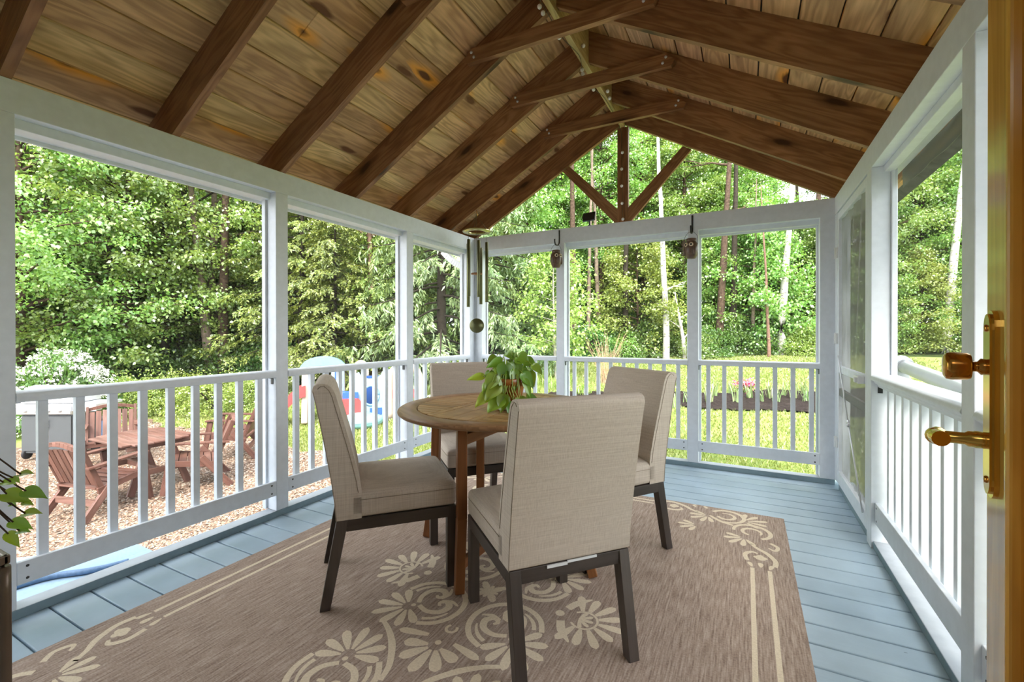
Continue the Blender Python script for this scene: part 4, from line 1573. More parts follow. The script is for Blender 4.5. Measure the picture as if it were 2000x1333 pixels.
m = MB()
for (r, u, f, tr, tu, w, tone) in LV:
    r0 = Vector((max(-0.05, min(0.05, r * 0.4)), 0, 0))
    a = around(C0, r0.x, 0.15, min(0.02, f * 0.4))
    mid_ = around(C0, r * 0.7, max(0.19, u + 0.02), f * 0.75)
    m.tube(catmull([a, mid_, around(C0, r, u, f)], 5), 0.0022, 6, tone=0.8)
for k in range(7):
    r = -0.03 + 0.013 * k
    m.tube(catmull([around(C0, r, 0.16, -0.06), around(C0, r - 0.02, 0.12, -0.10), around(C0, r - 0.01 + 0.004 * k, 0.05, -0.098)], 5), 0.002, 6, tone=0.95)
m.build('stems', 'leaf_pothos', pp)

# ------------------------------------------------------------------ small glass topped table with a trailing plant, cut by the left edge
SX0, SX1, SY0, SY1, SZ = -1.90, -1.437, 0.09, 0.377, 0.70
st = empty('side_table', ((SX0 + SX1) / 2, (SY0 + SY1) / 2, 0.0), 'bronze tube side table with a glass top, cut by the left edge of the photo', 'table')
r = 0.0112
for sy in (SY0 + 0.02, SY1 - 0.012):
    m = MB()
    pth = [(SX0 + 0.012, sy, 0.0), (SX0 + 0.012, sy, SZ - 0.07), (SX0 + 0.02, sy, SZ - 0.04), (SX0 + 0.04, sy, SZ - 0.02), (SX0 + 0.07, sy, SZ - 0.015), (SX1 - 0.07, sy, SZ - 0.015), (SX1 - 0.04, sy, SZ - 0.02), (SX1 - 0.02, sy, SZ - 0.04), (SX1 - 0.012, sy, SZ - 0.07), (SX1 - 0.012, sy, 0.0)]
    m.tube(catmull(pth, 4), r, 12)
    m.build('leg_frame', 'bronze_tube', st)
m = MB().box(SX0 + 0.01, SX1 - 0.01, SY0, SY1 - 0.01, SZ - 0.002, SZ + 0.008)
m.build('glass_top', 'glass_top', st, bevel=0.003)
m = MB()
m.box(SX0, SX1 - 0.004, SY0 - 0.006, SY0 + 0.006, SZ - 0.01, SZ + 0.010).box(SX0, SX1 - 0.004, SY1 - 0.016, SY1 - 0.004, SZ - 0.01, SZ + 0.010)
m.box(SX0, SX0 + 0.012, SY0, SY1 - 0.006, SZ - 0.01, SZ + 0.010).box(SX1 - 0.016, SX1 - 0.004, SY0, SY1 - 0.006, SZ - 0.01, SZ + 0.010)
m.build('top_frame', 'bronze_tube', st, bevel=0.003)
QX, QY = -1.70, 0.24
p2 = empty('potted_plant', (QX, QY, SZ + 0.008), 'trailing plant with small round leaves at the left edge of the photo', 'plant')
m = MB().lathe([(0.0, 0.0), (0.06, 0.0), (0.085, 0.12), (0.09, 0.14), (0.084, 0.14), (0.0, 0.12)], (QX, QY, SZ + 0.009), 28)
m.build('pot', 'pot_glaze', p2)
VN = [  # end of each vine: u, v in front of the camera at depth t, and leaf size
    (30, 936, 1.00, 0.035), (48, 929, 1.00, 0.05), (14, 945, 0.99, 0.05), (62, 962, 0.99, 0.075), (26, 968, 0.99, 0.085), (53, 984, 1.0, 0.04), (25, 989, 1.0, 0.03), (58, 1006, 0.99, 0.06), (36, 1023, 0.98, 0.07), (24, 1046, 0.98, 0.055), (44, 1040, 0.985, 0.045)]
st_m = MB()
for i, (u, v, t, sz) in enumerate(VN):
    p = Vector((0, 0, 1.2)) + FWD * t + RGT * (t * (u - 1000) / 880.9) - Vector((0, 0, 1)) * (t * (v - 651.8) / 880.9)
    a = math.radians(random.uniform(-40, 15))
    tip = p + RGT * sz * math.cos(a) * 0.55 + Vector((0, 0, sz * math.sin(a) * 0.7)) - FWD * 0.01
    m = MB()
    sz *= 0.62
    leaf_shape(m, p - RGT * sz * 0.3, tip, sz * 0.62, Vector((0, 0, 0.8)) - FWD * 0.6 + RGT * random.uniform(-0.4, 0.4), 0.15, random.uniform(0.2, 0.8))
    m.build('leaf', 'leaf_pothos', p2)
    root = Vector((QX + 0.03, QY + random.uniform(-0.03, 0.05), SZ + 0.14))
    st_m.tube(catmull([root, (root + p) / 2 + Vector((0, 0, 0.08)), p - RGT * sz * 0.3], 6), 0.0016, 6, tone=0.3)
st_m.build('stems', 'bark_brown', p2)

# ------------------------------------------------------------------ wind chime under the seventh rafter
CX, CYc = -2.395, 3.85
zt0 = 2.25 + SL * (CX - XL)
wc = empty('wind_chime', (CX, CYc, zt0), 'olive metal wind chime hanging in the far left corner', 'wind chime')
m = MB().tube([(CX, CYc, zt0 + 0.004), (CX, CYc, zt0 - 0.03), (CX + 0.012, CYc, zt0 - 0.045), (CX, CYc, zt0 - 0.06)], 0.004, 8)
m.build('hook', 'brass', wc)
ZRG = 2.20
m = MB().lathe([(0.088, 0.0), (0.138, 0.0), (0.142, 0.008), (0.138, 0.018), (0.088, 0.018), (0.086, 0.009), (0.088, 0.0)], (CX, CYc, ZRG), 48)
m.build('top_ring', 'brass_ring', wc)
m = MB()
for k in range(3):
    a = 2 * PI * k / 3 + 0.4
    m.tube([(CX, CYc, zt0 - 0.05), (CX + 0.11 * math.cos(a), CYc + 0.11 * math.sin(a), ZRG + 0.017)], 0.0015, 5)
m.tube([(CX, CYc, zt0 - 0.05), (CX, CYc, 1.36)], 0.0016, 5)
m.build('cord', 'olive_metal', wc)
for k, (dr, df, z0, z1) in enumerate(((-0.075, -0.05, 1.555, 2.12), (-0.088, 0.03, 1.455, 2.09), (0.028, -0.10, 1.545, 2.10), (0.035, 0.09, 1.485, 2.06), (0.100, 0.0, 1.50, 2.10))):
    p = Vector((CX, CYc, 0)) + RGT * dr + FWD * df
    m = MB().lathe([(0.0, z0), (0.0165, z0), (0.0165, z1), (0.0, z1)], (p.x, p.y, 0), 14)
    t_ = m.build('chime_tube', 'olive_metal', wc, bevel=0.001)
    m = MB().tube([(p.x, p.y, z1 - 0.01), (p.x, p.y, ZRG)], 0.0012, 5)
    m.build('string', 'olive_metal', t_)
m = MB().lathe([(0.0, -0.007), (0.055, -0.007), (0.058, 0.0), (0.055, 0.007), (0.0, 0.007)], (CX, CYc, 1.785), 28)
m.build('striker', 'striker_wood', wc)
m = MB().lathe([(0.0, -0.003), (0.072, -0.003), (0.0735, 0), (0.072, 0.003), (0.0, 0.003)], (CX, CYc, 1.265), 36, axis=(-FWD.x, -FWD.y, 0))
m.tube([(CX, CYc, 1.33), (CX, CYc, 1.37)], 0.002, 6)
m.build('sail', 'olive_metal', wc)

# ------------------------------------------------------------------ owl lanterns on hooks from the far beam
for i, (ox, oz, lab, yaw, hk) in enumerate(((-1.685, 1.93, 'brown owl lantern on the left hook, turned half away', 0.9, 'black hook on the far beam carrying the left owl lantern'), (-0.424, 1.925, 'brown owl lantern on the right hook, facing the camera', -0.35, 'black hook on the far beam carrying the right owl lantern'))):
    oy = 4.205
    ow = empty('owl_lantern', (ox, oy, oz - 0.09), lab, 'lantern', 'owl lanterns on the far beam')
    m = MB().lathe([(0.0, -0.085), (0.034, -0.085), (0.046, -0.062), (0.056, -0.02), (0.058, 0.012), (0.052, 0.042), (0.042, 0.058), (0.040, 0.064), (0.043, 0.068), (0.043, 0.086), (0.036, 0.088), (0.034, 0.06), (0.0, 0.05)], (ox, oy, oz), 26)
    body = m.build('body', 'jar_brown', ow)
    dn = Vector((math.sin(yaw), -math.cos(yaw), 0))
    sd_ = Vector((-dn.y, dn.x, 0))
    m, m2, m3 = MB(), MB(), MB()
    for sg in (-1, 1):
        c = Vector((ox, oy, oz + 0.030)) + dn * 0.048 + sd_ * sg * 0.022
        ax = (dn + sd_ * sg * 0.4).normalized()
        m.lathe([(0.009, 0.006), (0.0165, 0.006), (0.0185, 0.0), (0.0185, -0.006)], c, 16, axis=tuple(ax))
        m2.lathe([(0.0, 0.009), (0.006, 0.0085), (0.009, 0.004), (0.009, -0.004)], c, 14, axis=tuple(ax))
        w0 = Vector((ox, oy, oz - 0.015)) + dn * 0.03 + sd_ * sg * 0.044
        m3.ball(w0, 0.03, 10, sq=(0.5, 0.5, 1.4))
    m.build('eye_ring', 'cream', ow)
    m2.build('eye', 'black_metal', ow)
    b0 = Vector((ox, oy, oz + 0.016)) + dn * 0.055
    m3.hexa([tuple(b0 + sd_ * 0.006 + Vector((0, 0, 0.012))), tuple(b0 - sd_ * 0.006 + Vector((0, 0, 0.012))), tuple(b0 - dn * 0.01 - sd_ * 0.006), tuple(b0 - dn * 0.01 + sd_ * 0.006), tuple(b0 + dn * 0.012 + sd_ * 0.001), tuple(b0 + dn * 0.012 - sd_ * 0.001), tuple(b0 + dn * 0.008 - sd_ * 0.001 - Vector((0, 0, 0.012))), tuple(b0 + dn * 0.008 + sd_ * 0.001 - Vector((0, 0, 0.012)))])
    m3.build('wings_and_beak', 'jar_brown', ow)
    m = MB()
    hp = [(ox - 0.052, oy, oz + 0.0), (ox - 0.058, oy, oz + 0.06), (ox - 0.048, oy, oz + 0.11), (ox - 0.02, oy, oz + 0.142), (ox, oy, oz + 0.148), (ox + 0.02, oy, oz + 0.142), (ox + 0.048, oy, oz + 0.11), (ox + 0.055, oy, oz + 0.06), (ox + 0.05, oy, oz + 0.0)]
    m.tube(catmull(hp, 4), 0.0016, 6)
    m.build('wire_handle', 'black_metal', ow)
    m = MB()
    yb = YF - 0.004
    top = 2.235
    bx = ox
    pth = [(bx, yb, top), (bx, yb, oz + 0.20), (bx, yb - 0.012, oz + 0.165), (bx, yb - 0.045, oz + 0.142), (bx, oy - 0.005, oz + 0.140), (bx, oy - 0.025, oz + 0.150), (bx, oy - 0.038, oz + 0.175), (bx, oy - 0.036, oz + 0.195)]
    m.tube(catmull(pth, 5), 0.0075, 8, squash=0.5)
    h = m.build('hook', 'black_metal')
    tag(h, hk, 'hook', 'black hooks on the far beam')

# solar lamp on the far beam
sp = empty('solar_light', (-1.378, 4.33, ZB), 'small black solar light standing on the far beam', 'light')
m = MB().lathe([(0.0, 0.0), (0.022, 0.0), (0.022, 0.008), (0.009, 0.010), (0.009, 0.05), (0.0, 0.05)], (-1.378, 4.33, ZB), 14)
m.build('stem', 'black_metal', sp)
m = MB()
c = Vector((-1.378, 4.325, ZB + 0.085))
e1, e2 = Vector((1, 0, 0.05)), Vector((0, 0.25, 0.97)).normalized()
e3 = e1.cross(e2).normalized()
pts = [(-0.062, -0.04), (0.062, -0.04), (0.062, 0.045), (-0.062, 0.045)]
m.prism(pts, c, e1, e2, e3 * 0.022)
m.build('lamp_head', 'black_metal', sp, bevel=0.004)

# string of small round lights along the ridge and down the king post
sg = empty('string_lights', (XC, 4.29, 3.1), 'string of small white globe lights along the ridge and king post', 'string lights')
BL = [(-1.09, 2.46, 3.135), (-1.085, 2.50, 3.12), (-1.075, 2.74, 3.11), (-1.01, 3.03, 3.20), (-1.068, 3.18, 3.125), (-1.07, 3.20, 3.105), (-1.075, 3.48, 3.125), (-1.0, 3.62, 3.16), (-1.005, 3.70, 3.14), (-1.04, 4.276, 2.90), (-1.047, 4.276, 2.745), (-1.047, 4.276, 2.585), (-1.043, 4.276, 2.42), (-1.035, 4.276, 2.27), (-1.065, 1.6, 3.12), (-1.07, 2.0, 3.115), (-1.065, 1.2, 3.12)]
for p in BL:
    m = MB().ball(p, 0.0145, 10)
    b = m.build('bulb', 'bulb_white', sg)
m = MB()
m.tube(catmull([(-1.068, 0.9, 3.13), (-1.068, 1.6, 3.13), (-1.07, 2.46, 3.14), (-1.07, 2.74, 3.125), (-1.04, 3.03, 3.14), (-1.07, 3.2, 3.12), (-1.07, 3.48, 3.13), (-1.04, 3.7, 3.14), (-1.05, 4.2, 3.135)], 5), 0.002, 5)
m.tube(catmull([(-1.05, 4.2, 3.135), (-1.05, 4.281, 3.05), (-1.045, 4.281, 2.7), (-1.04, 4.281, 2.27)], 6), 0.002, 5)
m.build('wire', 'wire_green', sg)

# white downspout outside the far left corner
m = MB()
pth = catmull([(-3.20, 4.40, 2.16), (-3.14, 4.40, 2.10), (-3.05, 4.42, 2.02), (-2.95, 4.45, 1.965), (-2.90, 4.46, 1.90), (-2.895, 4.46, 1.7)], 4)
for a, b in zip(pth[:-1], pth[1:]):
    m.bar(a, b, 0.07, 0.055, (0, 1, 0), tone=0.5)
m.box(-2.93, -2.86, 4.425, 4.495, -0.75, 1.72)
o = m.build('downspout', 'white_plastic', bevel=0.004)
tag(o, 'white downspout with an elbow outside the far left corner post', 'downspout')

# ------------------------------------------------------------------ just outside the right screen
m = MB()
pth = [(1.0, 4.18, 0.955), (1.0, 3.95, 0.945), (1.0, 3.2, 0.905), (1.0, 1.4, 0.80)]
m.tube(pth, 0.045, 18)
m.box(0.97, 1.03, 1.5, 3.9, 0.81, 0.835)
o = m.build('metal_tube', 'grey_metal')
m2 = MB().tube(catmull([(1.0, 4.30, 0.90), (1.0, 4.27, 0.955), (1.0, 4.20, 0.975), (1.0, 4.10, 0.955)], 5), [0.055] * 16, 16)
m2.box(0.95, 1.05, 4.22, 4.34, 0.84, 0.96)
for yy in (4.26, 1.6):
    m2.box(0.975, 1.025, yy - 0.025, yy + 0.025, -1.1 + 0.07 * yy, 0.86)
q = m2.build('elbow', 'grey_metal', o, bevel=0.004)
tag(o, 'grey metal tube with a rounded elbow outside the right screen', 'tube')
o = MB().tube([(0.86, 2.62, 0.86), (0.86, 2.48, 1.27), (0.86, 2.40, 1.55)], 0.008, 10).tube([(0.86, 2.62, -0.92), (0.86, 2.62, 0.87)], 0.008, 8).build('black_rod', 'black_metal')
tag(o, 'thin black rod leaning outside the right screen', 'rod')
V, F = [], []
for j in range(25):
    yy = 1.9 + 1.35 * j / 24
    xx = 0.775 + 0.004 * math.sin(j * 1.1)
    V += [(xx, yy, 2.10), (xx + 0.003, yy, 2.004)]
for j in range(24):
    F.append((2 * j, 2 * j + 1, 2 * j + 3, 2 * j + 2))
o = MB().raw(V, F, 0, None, 0.5, True).build('sun_shade', 'shade_grey')
so = o.modifiers.new('thick', 'SOLIDIFY')
so.thickness = 0.003
tag(o, 'grey green shade cloth along the top of the right screen', 'shade')

# ------------------------------------------------------------------ the yard: sloping ground, gravel, lawn, bed
CAMP = Vector((0, 0, 1.2))


def gz(x, y):
    if y < 0:
        return -1.1
    return -1.1 + 0.07 * y if y < 22 else 0.44 + 0.035 * (y - 22)


def gzv(y):
    return np.where(y < 0, -1.1, np.where(y < 22, -1.1 + 0.07 * y, 0.44 + 0.035 * (y - 22)))


def at(u, t):
    """the spot on the ground t metres ahead along the bearing that meets column u of the photo"""
    p = FWD * t + RGT * (t * (u - 1000) / 880.9)
    return (p.x, p.y, gz(p.x, p.y))


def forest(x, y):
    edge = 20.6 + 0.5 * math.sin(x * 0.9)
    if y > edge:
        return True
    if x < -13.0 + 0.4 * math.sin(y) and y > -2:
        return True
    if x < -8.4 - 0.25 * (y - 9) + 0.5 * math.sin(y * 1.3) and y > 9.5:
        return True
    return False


gb = MB()
xs = [-48 + 0.6 * i for i in range(150)]
ys = [-9 + 0.6 * i for i in range(125)]
V = [(x, y, gz(x, y)) for y in ys for x in xs]
F, M = [], []
nx = len(xs)
for j in range(len(ys) - 1):
    for i in range(nx - 1):
        F.append((j * nx + i, j * nx + i + 1, (j + 1) * nx + i + 1, (j + 1) * nx + i))
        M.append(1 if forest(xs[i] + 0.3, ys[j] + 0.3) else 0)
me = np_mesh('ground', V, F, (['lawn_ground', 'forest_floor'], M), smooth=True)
o = link_mesh(me, 'ground')
tag(o, 'sloping lawn and woodland floor round the porch', 'ground', kind='structure')

rng = np.random.default_rng(11)


def patch(name, mat, inside, x0, x1, y0, y1, step, lift, label, cat, kind='structure', bumps=0.0):
    V, F, idx = [], [], {}

    def vid(i, j):
        if (i, j) not in idx:
            x, y = x0 + i * step, y0 + j * step
            idx[(i, j)] = len(V)
            V.append((x, y, gz(x, y) + lift + bumps * random.random()))
        return idx[(i, j)]
    ni, nj = int((x1 - x0) / step), int((y1 - y0) / step)
    for i in range(ni):
        for j in range(nj):
            if inside(x0 + (i + 0.5) * step, y0 + (j + 0.5) * step):
                F.append((vid(i, j), vid(i + 1, j), vid(i + 1, j + 1), vid(i, j + 1)))
    o = link_mesh(np_mesh(name, V, F, mat, smooth=True), name)
    return tag(o, label, cat, kind=kind)


def in_gravel(x, y):
    return -11.6 + 0.3 * math.sin(y * 2) < x < -2.95 and y < 5.05 + 0.10 * math.sin(x * 3.1) + 0.05 * math.sin(x * 9) and y > -4


patch('gravel_bed', 'gravel_ground', in_gravel, -12.2, -2.9, -4, 5.4, 0.1, 0.012, 'pale gravel bed of the patio left of the porch', 'gravel')


def pebbles(n):
    pts = []
    while len(pts) < n:
        x, y = random.uniform(-11.4, -2.95), random.uniform(-0.3, 5.2)
        # thinner far away, where the stones are too small to see
        d = math.hypot(x, y)
        if random.random() > min(1.0, (5.2 / d) ** 1.6):
            continue
        if in_gravel(x, y):
            pts.append((x, y))
    pts = np.array(pts)
    n = len(pts)
    sz = rng.uniform(0.009, 0.020, n)
    base = np.array([(1, 0, 0), (0.3, 0.95, 0), (-0.85, 0.5, 0), (-0.8, -0.6, 0), (0.35, -0.9, 0), (0, 0, 0.55)])
    faces = [(0, 1, 5), (1, 2, 5), (2, 3, 5), (3, 4, 5), (4, 0, 5)]
    a = rng.uniform(0, 2 * PI, n)
    jit = rng.uniform(0.75, 1.25, (n, 6, 3))
    B = base[None] * jit
    st = rng.uniform(0.6, 1.0, n)
    X = B[:, :, 0] * sz[:, None]
    Y = B[:, :, 1] * (sz * st)[:, None]
    Z = B[:, :, 2] * sz[:, None]
    tx, ty = rng.normal(0, 0.25, n), rng.normal(0, 0.25, n)
    Z = Z + X * tx[:, None] + Y * ty[:, None]
    c, s = np.cos(a)[:, None], np.sin(a)[:, None]
    VX = X * c - Y * s + pts[:, 0:1]
    VY = X * s + Y * c + pts[:, 1:2]
    VZ = Z + gzv(pts[:, 1:2]) + 0.016
    V = np.stack([VX, VY, VZ], -1).reshape(-1, 3)
    F = (np.array(faces)[None] + (np.arange(n) * 6)[:, None, None]).reshape(-1, 3)
    tone = np.repeat(rng.random(n), 5)
    return np_mesh('gravel', V, F, 'gravel_stone', tone)


o = link_mesh(pebbles(75000), 'gravel')
tag(o, 'pale pink and tan gravel stones of the patio', 'gravel', kind='stuff')


def in_bed(x, y):
    lo = 10.15 + 0.12 * math.sin(x * 2.3) + 0.10 * max(0, x)
    hi = 11.2 + 0.42 * (x + 2.2) * (1 if x > -2.2 else 0.5) + 0.15 * math.sin(x * 3.1)
    return -4.4 < x < 4.5 and lo < y < hi


patch('mulch_bed', 'mulch', in_bed, -4.8, 4.8, 9.6, 14.5, 0.08, 0.02, 'dark mulch bed across the back lawn', 'garden bed', bumps=0.03)


def grass(n, inside, x0, x1, y0, y1, h0, h1, near=6.0):
    P = []
    while len(P) < n:
        x, y = random.uniform(x0, x1), random.uniform(y0, y1)
        d = math.hypot(x, y)
        if random.random() > min(1.0, (near / d) ** 1.2):
            continue
        if inside(x, y):
            P.append((x, y))
    P = np.array(P)
    n = len(P)
    a = rng.uniform(0, 2 * PI, n)
    h = rng.uniform(h0, h1, n)
    w = rng.uniform(0.004, 0.008, n) * (1 + np.hypot(P[:, 0], P[:, 1]) / 9)
    lean = rng.uniform(0.2, 0.9, n) * h
    la = rng.uniform(0, 2 * PI, n)
    z = gzv(P[:, 1])
    c, s = np.cos(a), np.sin(a)
    v0 = np.stack([P[:, 0] - c * w, P[:, 1] - s * w, z], -1)
    v1 = np.stack([P[:, 0] + c * w, P[:, 1] + s * w, z], -1)
    v2 = np.stack([P[:, 0] + np.cos(la) * lean, P[:, 1] + np.sin(la) * lean, z + h], -1)
    V = np.stack([v0, v1, v2], 1).reshape(-1, 3)
    F = np.arange(3 * n).reshape(-1, 3)
    return np_mesh('grass', V, F, 'grass_blade')


def in_lawn(x, y):
    if in_gravel(x, y) or in_bed(x, y) or forest(x, y):
        return False
    if -3.0 < x < 0.95 and y < 4.6:
        return False
    return True


o = link_mesh(grass(90000, in_lawn, -7, 5, 4.6, 20.5, 0.03, 0.07), 'grass')
tag(o, 'mown grass of the back lawn', 'grass', kind='stuff')
o = link_mesh(grass(26000, in_lawn, -12.8, -3, 4.9, 9.6, 0.03, 0.07), 'grass')
tag(o, 'mown grass beyond the gravel patio', 'grass', kind='stuff')
o = link_mesh(grass(12000, in_lawn, 0.9, 9, 0, 20, 0.03, 0.07), 'grass')
tag(o, 'mown grass on the right side of the porch', 'grass', kind='stuff')

# painted step beside the left railing, with a hose lying on it
m = MB()
pts = [(-2.80, 1.40), (-3.62, 1.64), (-3.84, 1.66), (-4.36, 1.17), (-4.36, -0.4), (-2.80, -0.4)]
pts = [(-2.81, 1.64), (-3.94, 1.665), (-4.45, 1.18), (-4.45, 0.09), (-2.81, 0.09)]
m.prism(pts, (0, 0, -0.40), (1, 0, 0), (0, 1, 0), (0, 0, 0.05), 0, (0, 1, 0))
ins = [(-2.85, 1.60), (-3.90, 1.62), (-4.40, 1.14), (-4.40, 0.12), (-2.85, 0.12)]
m.prism(ins, (0, 0, -1.12), (1, 0, 0), (0, 1, 0), (0, 0, 0.72), 0, (0, 1, 0))
o = m.build('porch_step', 'step_blue', bevel=0.006)
tag(o, 'pale blue painted step below the left railing', 'step')
m = MB().tube(catmull([(-3.93, 0.75, -0.33), (-3.90, 1.07, -0.33), (-3.85, 1.195, -0.33), (-3.76, 1.29, -0.33), (-3.695, 1.387, -0.33), (-3.66, 1.49, -0.33)], 6), 0.019, 10)
o = m.build('hose', 'hose_blue')
tag(o, 'dark blue hose lying on the painted step', 'hose')


# ------------------------------------------------------------------ patio furniture
def patio_chair():
    """slatted garden armchair facing +y, standing on z = 0"""
    root = empty('garden_chair', (0, 0, 0), '', 'chair', 'garden chairs round the patio table')
    w = 0.31
    m = MB()
    for k in range(6):
        y = 0.27 - k * 0.088
        z = 0.40 - k * 0.013
        m.box(-w + 0.03, w - 0.03, y - 0.08, y, z - 0.02, z, axis=(1, 0, 0))
    m.build('seat', 'patio_wood', root, bevel=0.004)
    bk = sub('backrest', root)
    m = MB()
    b0, b1 = Vector((0, -0.22, 0.34)), Vector((0, -0.41, 0.82))
    for k in range(7):
        x = -0.237 + k * 0.079
        top = 0.93 + 0.04 * math.cos(x / 0.237 * PI / 2 * 1.2)
        a = b0 + (b1 - b0) * 0.05
        c = b0 + (b1 - b0) * (top - 0.02)
        m.bar((x, a.y, a.z), (x, c.y, c.z), 0.066, 0.018, (0, 1, 0.4))
    m.build('back_slats', 'patio_wood', bk, bevel=0.003)
    m = MB()
    pts = [Vector((x, b1.y - 0.012, b1.z + 0.035 * math.cos(x / 0.29 * PI * 0.5 * 1.3) + 0.004)) for x in np.linspace(-0.29, 0.29, 11)]
    for a, c in zip(pts[:-1], pts[1:]):
        m.bar(a, c, 0.045, 0.05, (0, 0, 1), tone=0.5)
    for sx in (-1, 1):
        x = sx * 0.29
        m.bar((x, b0.y + 0.03, b0.z - 0.03), (x, b1.y, b1.z + 0.03), 0.035, 0.055, (0, 1, 0.4))
    m.build('back_frame', 'patio_wood', bk, bevel=0.004)
    for sx in (-1, 1):
        x = sx * w
        m = MB().bar((x, 0.24, 0.60), (x, 0.34, 0.0), 0.038, 0.075, (0, 1, 0.15))
        m.build('leg', 'patio_wood', root, bevel=0.004)
        m = MB().bar((x, -0.05, 0.42), (x, -0.38, 0.0), 0.038, 0.075, (0, 1, 0.5))
        m.build('leg', 'patio_wood', root, bevel=0.004)
        m = MB()
        ap = catmull([(x, -0.36, 0.585), (x, -0.1, 0.60), (x, 0.18, 0.62), (x, 0.30, 0.615)], 4)
        for a, c in zip(ap[:-1], ap[1:]):
            m.bar(a, c, 0.085, 0.024, (0, 0, 1), tone=0.4)
        m.build('arm', 'patio_wood', root, bevel=0.004)
    m = MB().bar((-w, -0.26, 0.17), (w, -0.26, 0.17), 0.03, 0.07).bar((-w + 0.02, 0.25, 0.36), (w - 0.02, 0.25, 0.36), 0.028, 0.07)
    for sx in (-1, 1):
        m.bar((sx * (w - 0.01), 0.27, 0.38), (sx * (w - 0.01), -0.24, 0.30), 0.028, 0.07)
    m.build('seat_frame', 'patio_wood', root, bevel=0.003)
    return root


pc = patio_chair()
GC = [(-6.85, 2.52, 14, 'red-brown garden chair nearest the porch railing, seen from behind'),
      (-8.75, 3.35, -112, 'red-brown garden chair at the grill end of the patio table'),
      (-6.55, 3.42, 152, 'red-brown garden chair with its seat towards the porch, right of the patio table'),
      (-7.28, 4.36, 135, 'red-brown garden chair at the lawn edge, catching the light')]
for i, (x, y, a, lab) in enumerate(GC):
    z = gz(x, y) + 0.028
    q = pc if i == 0 else dup(pc, (x, y, z), math.radians(a), lab)
    q['label'] = lab
pc_first = GC[0]
pc.location = (pc_first[0], pc_first[1], gz(pc_first[0], pc_first[1]) + 0.028)
pc.rotation_euler = (0, 0, math.radians(pc_first[2]))

TXo, TYo = -7.25, 3.12
zg = gz(TXo, TYo) + 0.028
pt_ = empty('patio_table', (TXo, TYo, zg), 'red-brown slatted garden table on the gravel patio', 'table')
m = MB()
zt = -0.20
hw_, hd = 0.55, 0.42
for k in range(8):
    y0 = TYo - hd + k * 2 * hd / 8
    ins_ = 0.10 if k in (0, 7) else (0.03 if k in (1, 6) else 0)
    m.box(TXo - hw_ + ins_, TXo + hw_ - ins_, y0, y0 + 2 * hd / 8 - 0.006, zt - 0.025, zt, axis=(1, 0, 0))
m.build('table_top', 'patio_wood', pt_, bevel=0.006)
for sx in (-1, 1):
    for sy in (-1, 1):
        m = MB().bar((TXo + sx * 0.40, TYo + sy * 0.12, zt - 0.025), (TXo + sx * 0.44, TYo + sy * 0.33, zg), 0.04, 0.08, (0, 1, 0))
        m.build('leg', 'patio_wood', pt_, bevel=0.004)
m = MB()
for sx in (-1, 1):
    m.bar((TXo + sx * 0.42, TYo - 0.36, zt - 0.06), (TXo + sx * 0.42, TYo + 0.36, zt - 0.06), 0.04, 0.06)
    m.bar((TXo + sx * 0.42, TYo - 0.22, zt - 0.40), (TXo + sx * 0.42, TYo + 0.22, zt - 0.40), 0.035, 0.07)
m.bar((TXo - 0.42, TYo, zt - 0.40), (TXo + 0.42, TYo, zt - 0.40), 0.035, 0.07)
m.build('frame', 'patio_wood', pt_, bevel=0.004)

# gas grill
GX, GY = -10.15, 3.22
zgr = gz(GX, GY) + 0.02
gr = empty('gas_grill', (0, 0, 0), 'stainless gas grill with side shelves by the white flowering bush', 'grill')
m = MB().box(-0.40, 0.40, -0.24, 0.26, 0.10, 0.72)
m.build('cabinet', 'grill_dark', gr, bevel=0.01)
for x0, x1 in ((-0.39, -0.005), (0.005, 0.39)):
    m = MB().box(x0, x1, -0.258, -0.24, 0.14, 0.70)
    d_ = m.build('door', 'grill_dark', gr, bevel=0.005)
    hx = -0.04 if x0 < -0.1 else 0.04
    m = MB().tube([(hx, -0.285, 0.52), (hx, -0.285, 0.66)], 0.008, 8).box(hx - 0.006, hx + 0.006, -0.285, -0.258, 0.535, 0.547).box(hx - 0.006, hx + 0.006, -0.285, -0.258, 0.633, 0.645)
    m.build('handle', 'steel', d_)
m = MB().prism([(-0.30, 0.74), (-0.33, 0.86), (-0.26, 0.90), (0.28, 0.90), (0.28, 0.72), (-0.24, 0.72)], (-0.42, 0, 0), (0, 1, 0), (0, 0, 1), (0.84, 0, 0))
m.build('control_panel', 'steel', gr, bevel=0.006)
for k in range(4):
    m = MB().lathe([(0.0, 0.035), (0.022, 0.033), (0.026, 0.0)], (-0.27 + k * 0.18, -0.318, 0.80), 16, axis=(0, -0.97, 0.25))
    m.build('knob', 'steel', gr)
prof = []
for i in range(13):
    a = PI * i / 12
    prof.append((0.27 * math.cos(a), 0.91 + 0.27 * math.sin(a) ** 0.8))
m = MB().prism(prof, (-0.41, 0.0, 0), (0, 1, 0), (0, 0, 1), (0.82, 0, 0), 0, None, 0.5, True)
lid = m.build('lid', 'steel', gr, bevel=0.008, angle=50)
m = MB().tube([(-0.30, -0.285, 1.02), (0.30, -0.285, 1.02)], 0.013, 10).box(-0.29, -0.27, -0.285, -0.24, 1.01, 1.03).box(0.27, 0.29, -0.285, -0.24, 1.01, 1.03)
m.build('handle', 'steel', lid)
for sx in (-1, 1):
    m = MB().box(sx * 0.42, sx * 0.80, -0.26, 0.24, 0.86, 0.90).box(sx * 0.42, sx * 0.80, -0.275, -0.255, 0.78, 0.905)
    m.build('side_shelf', 'steel', gr, bevel=0.006)
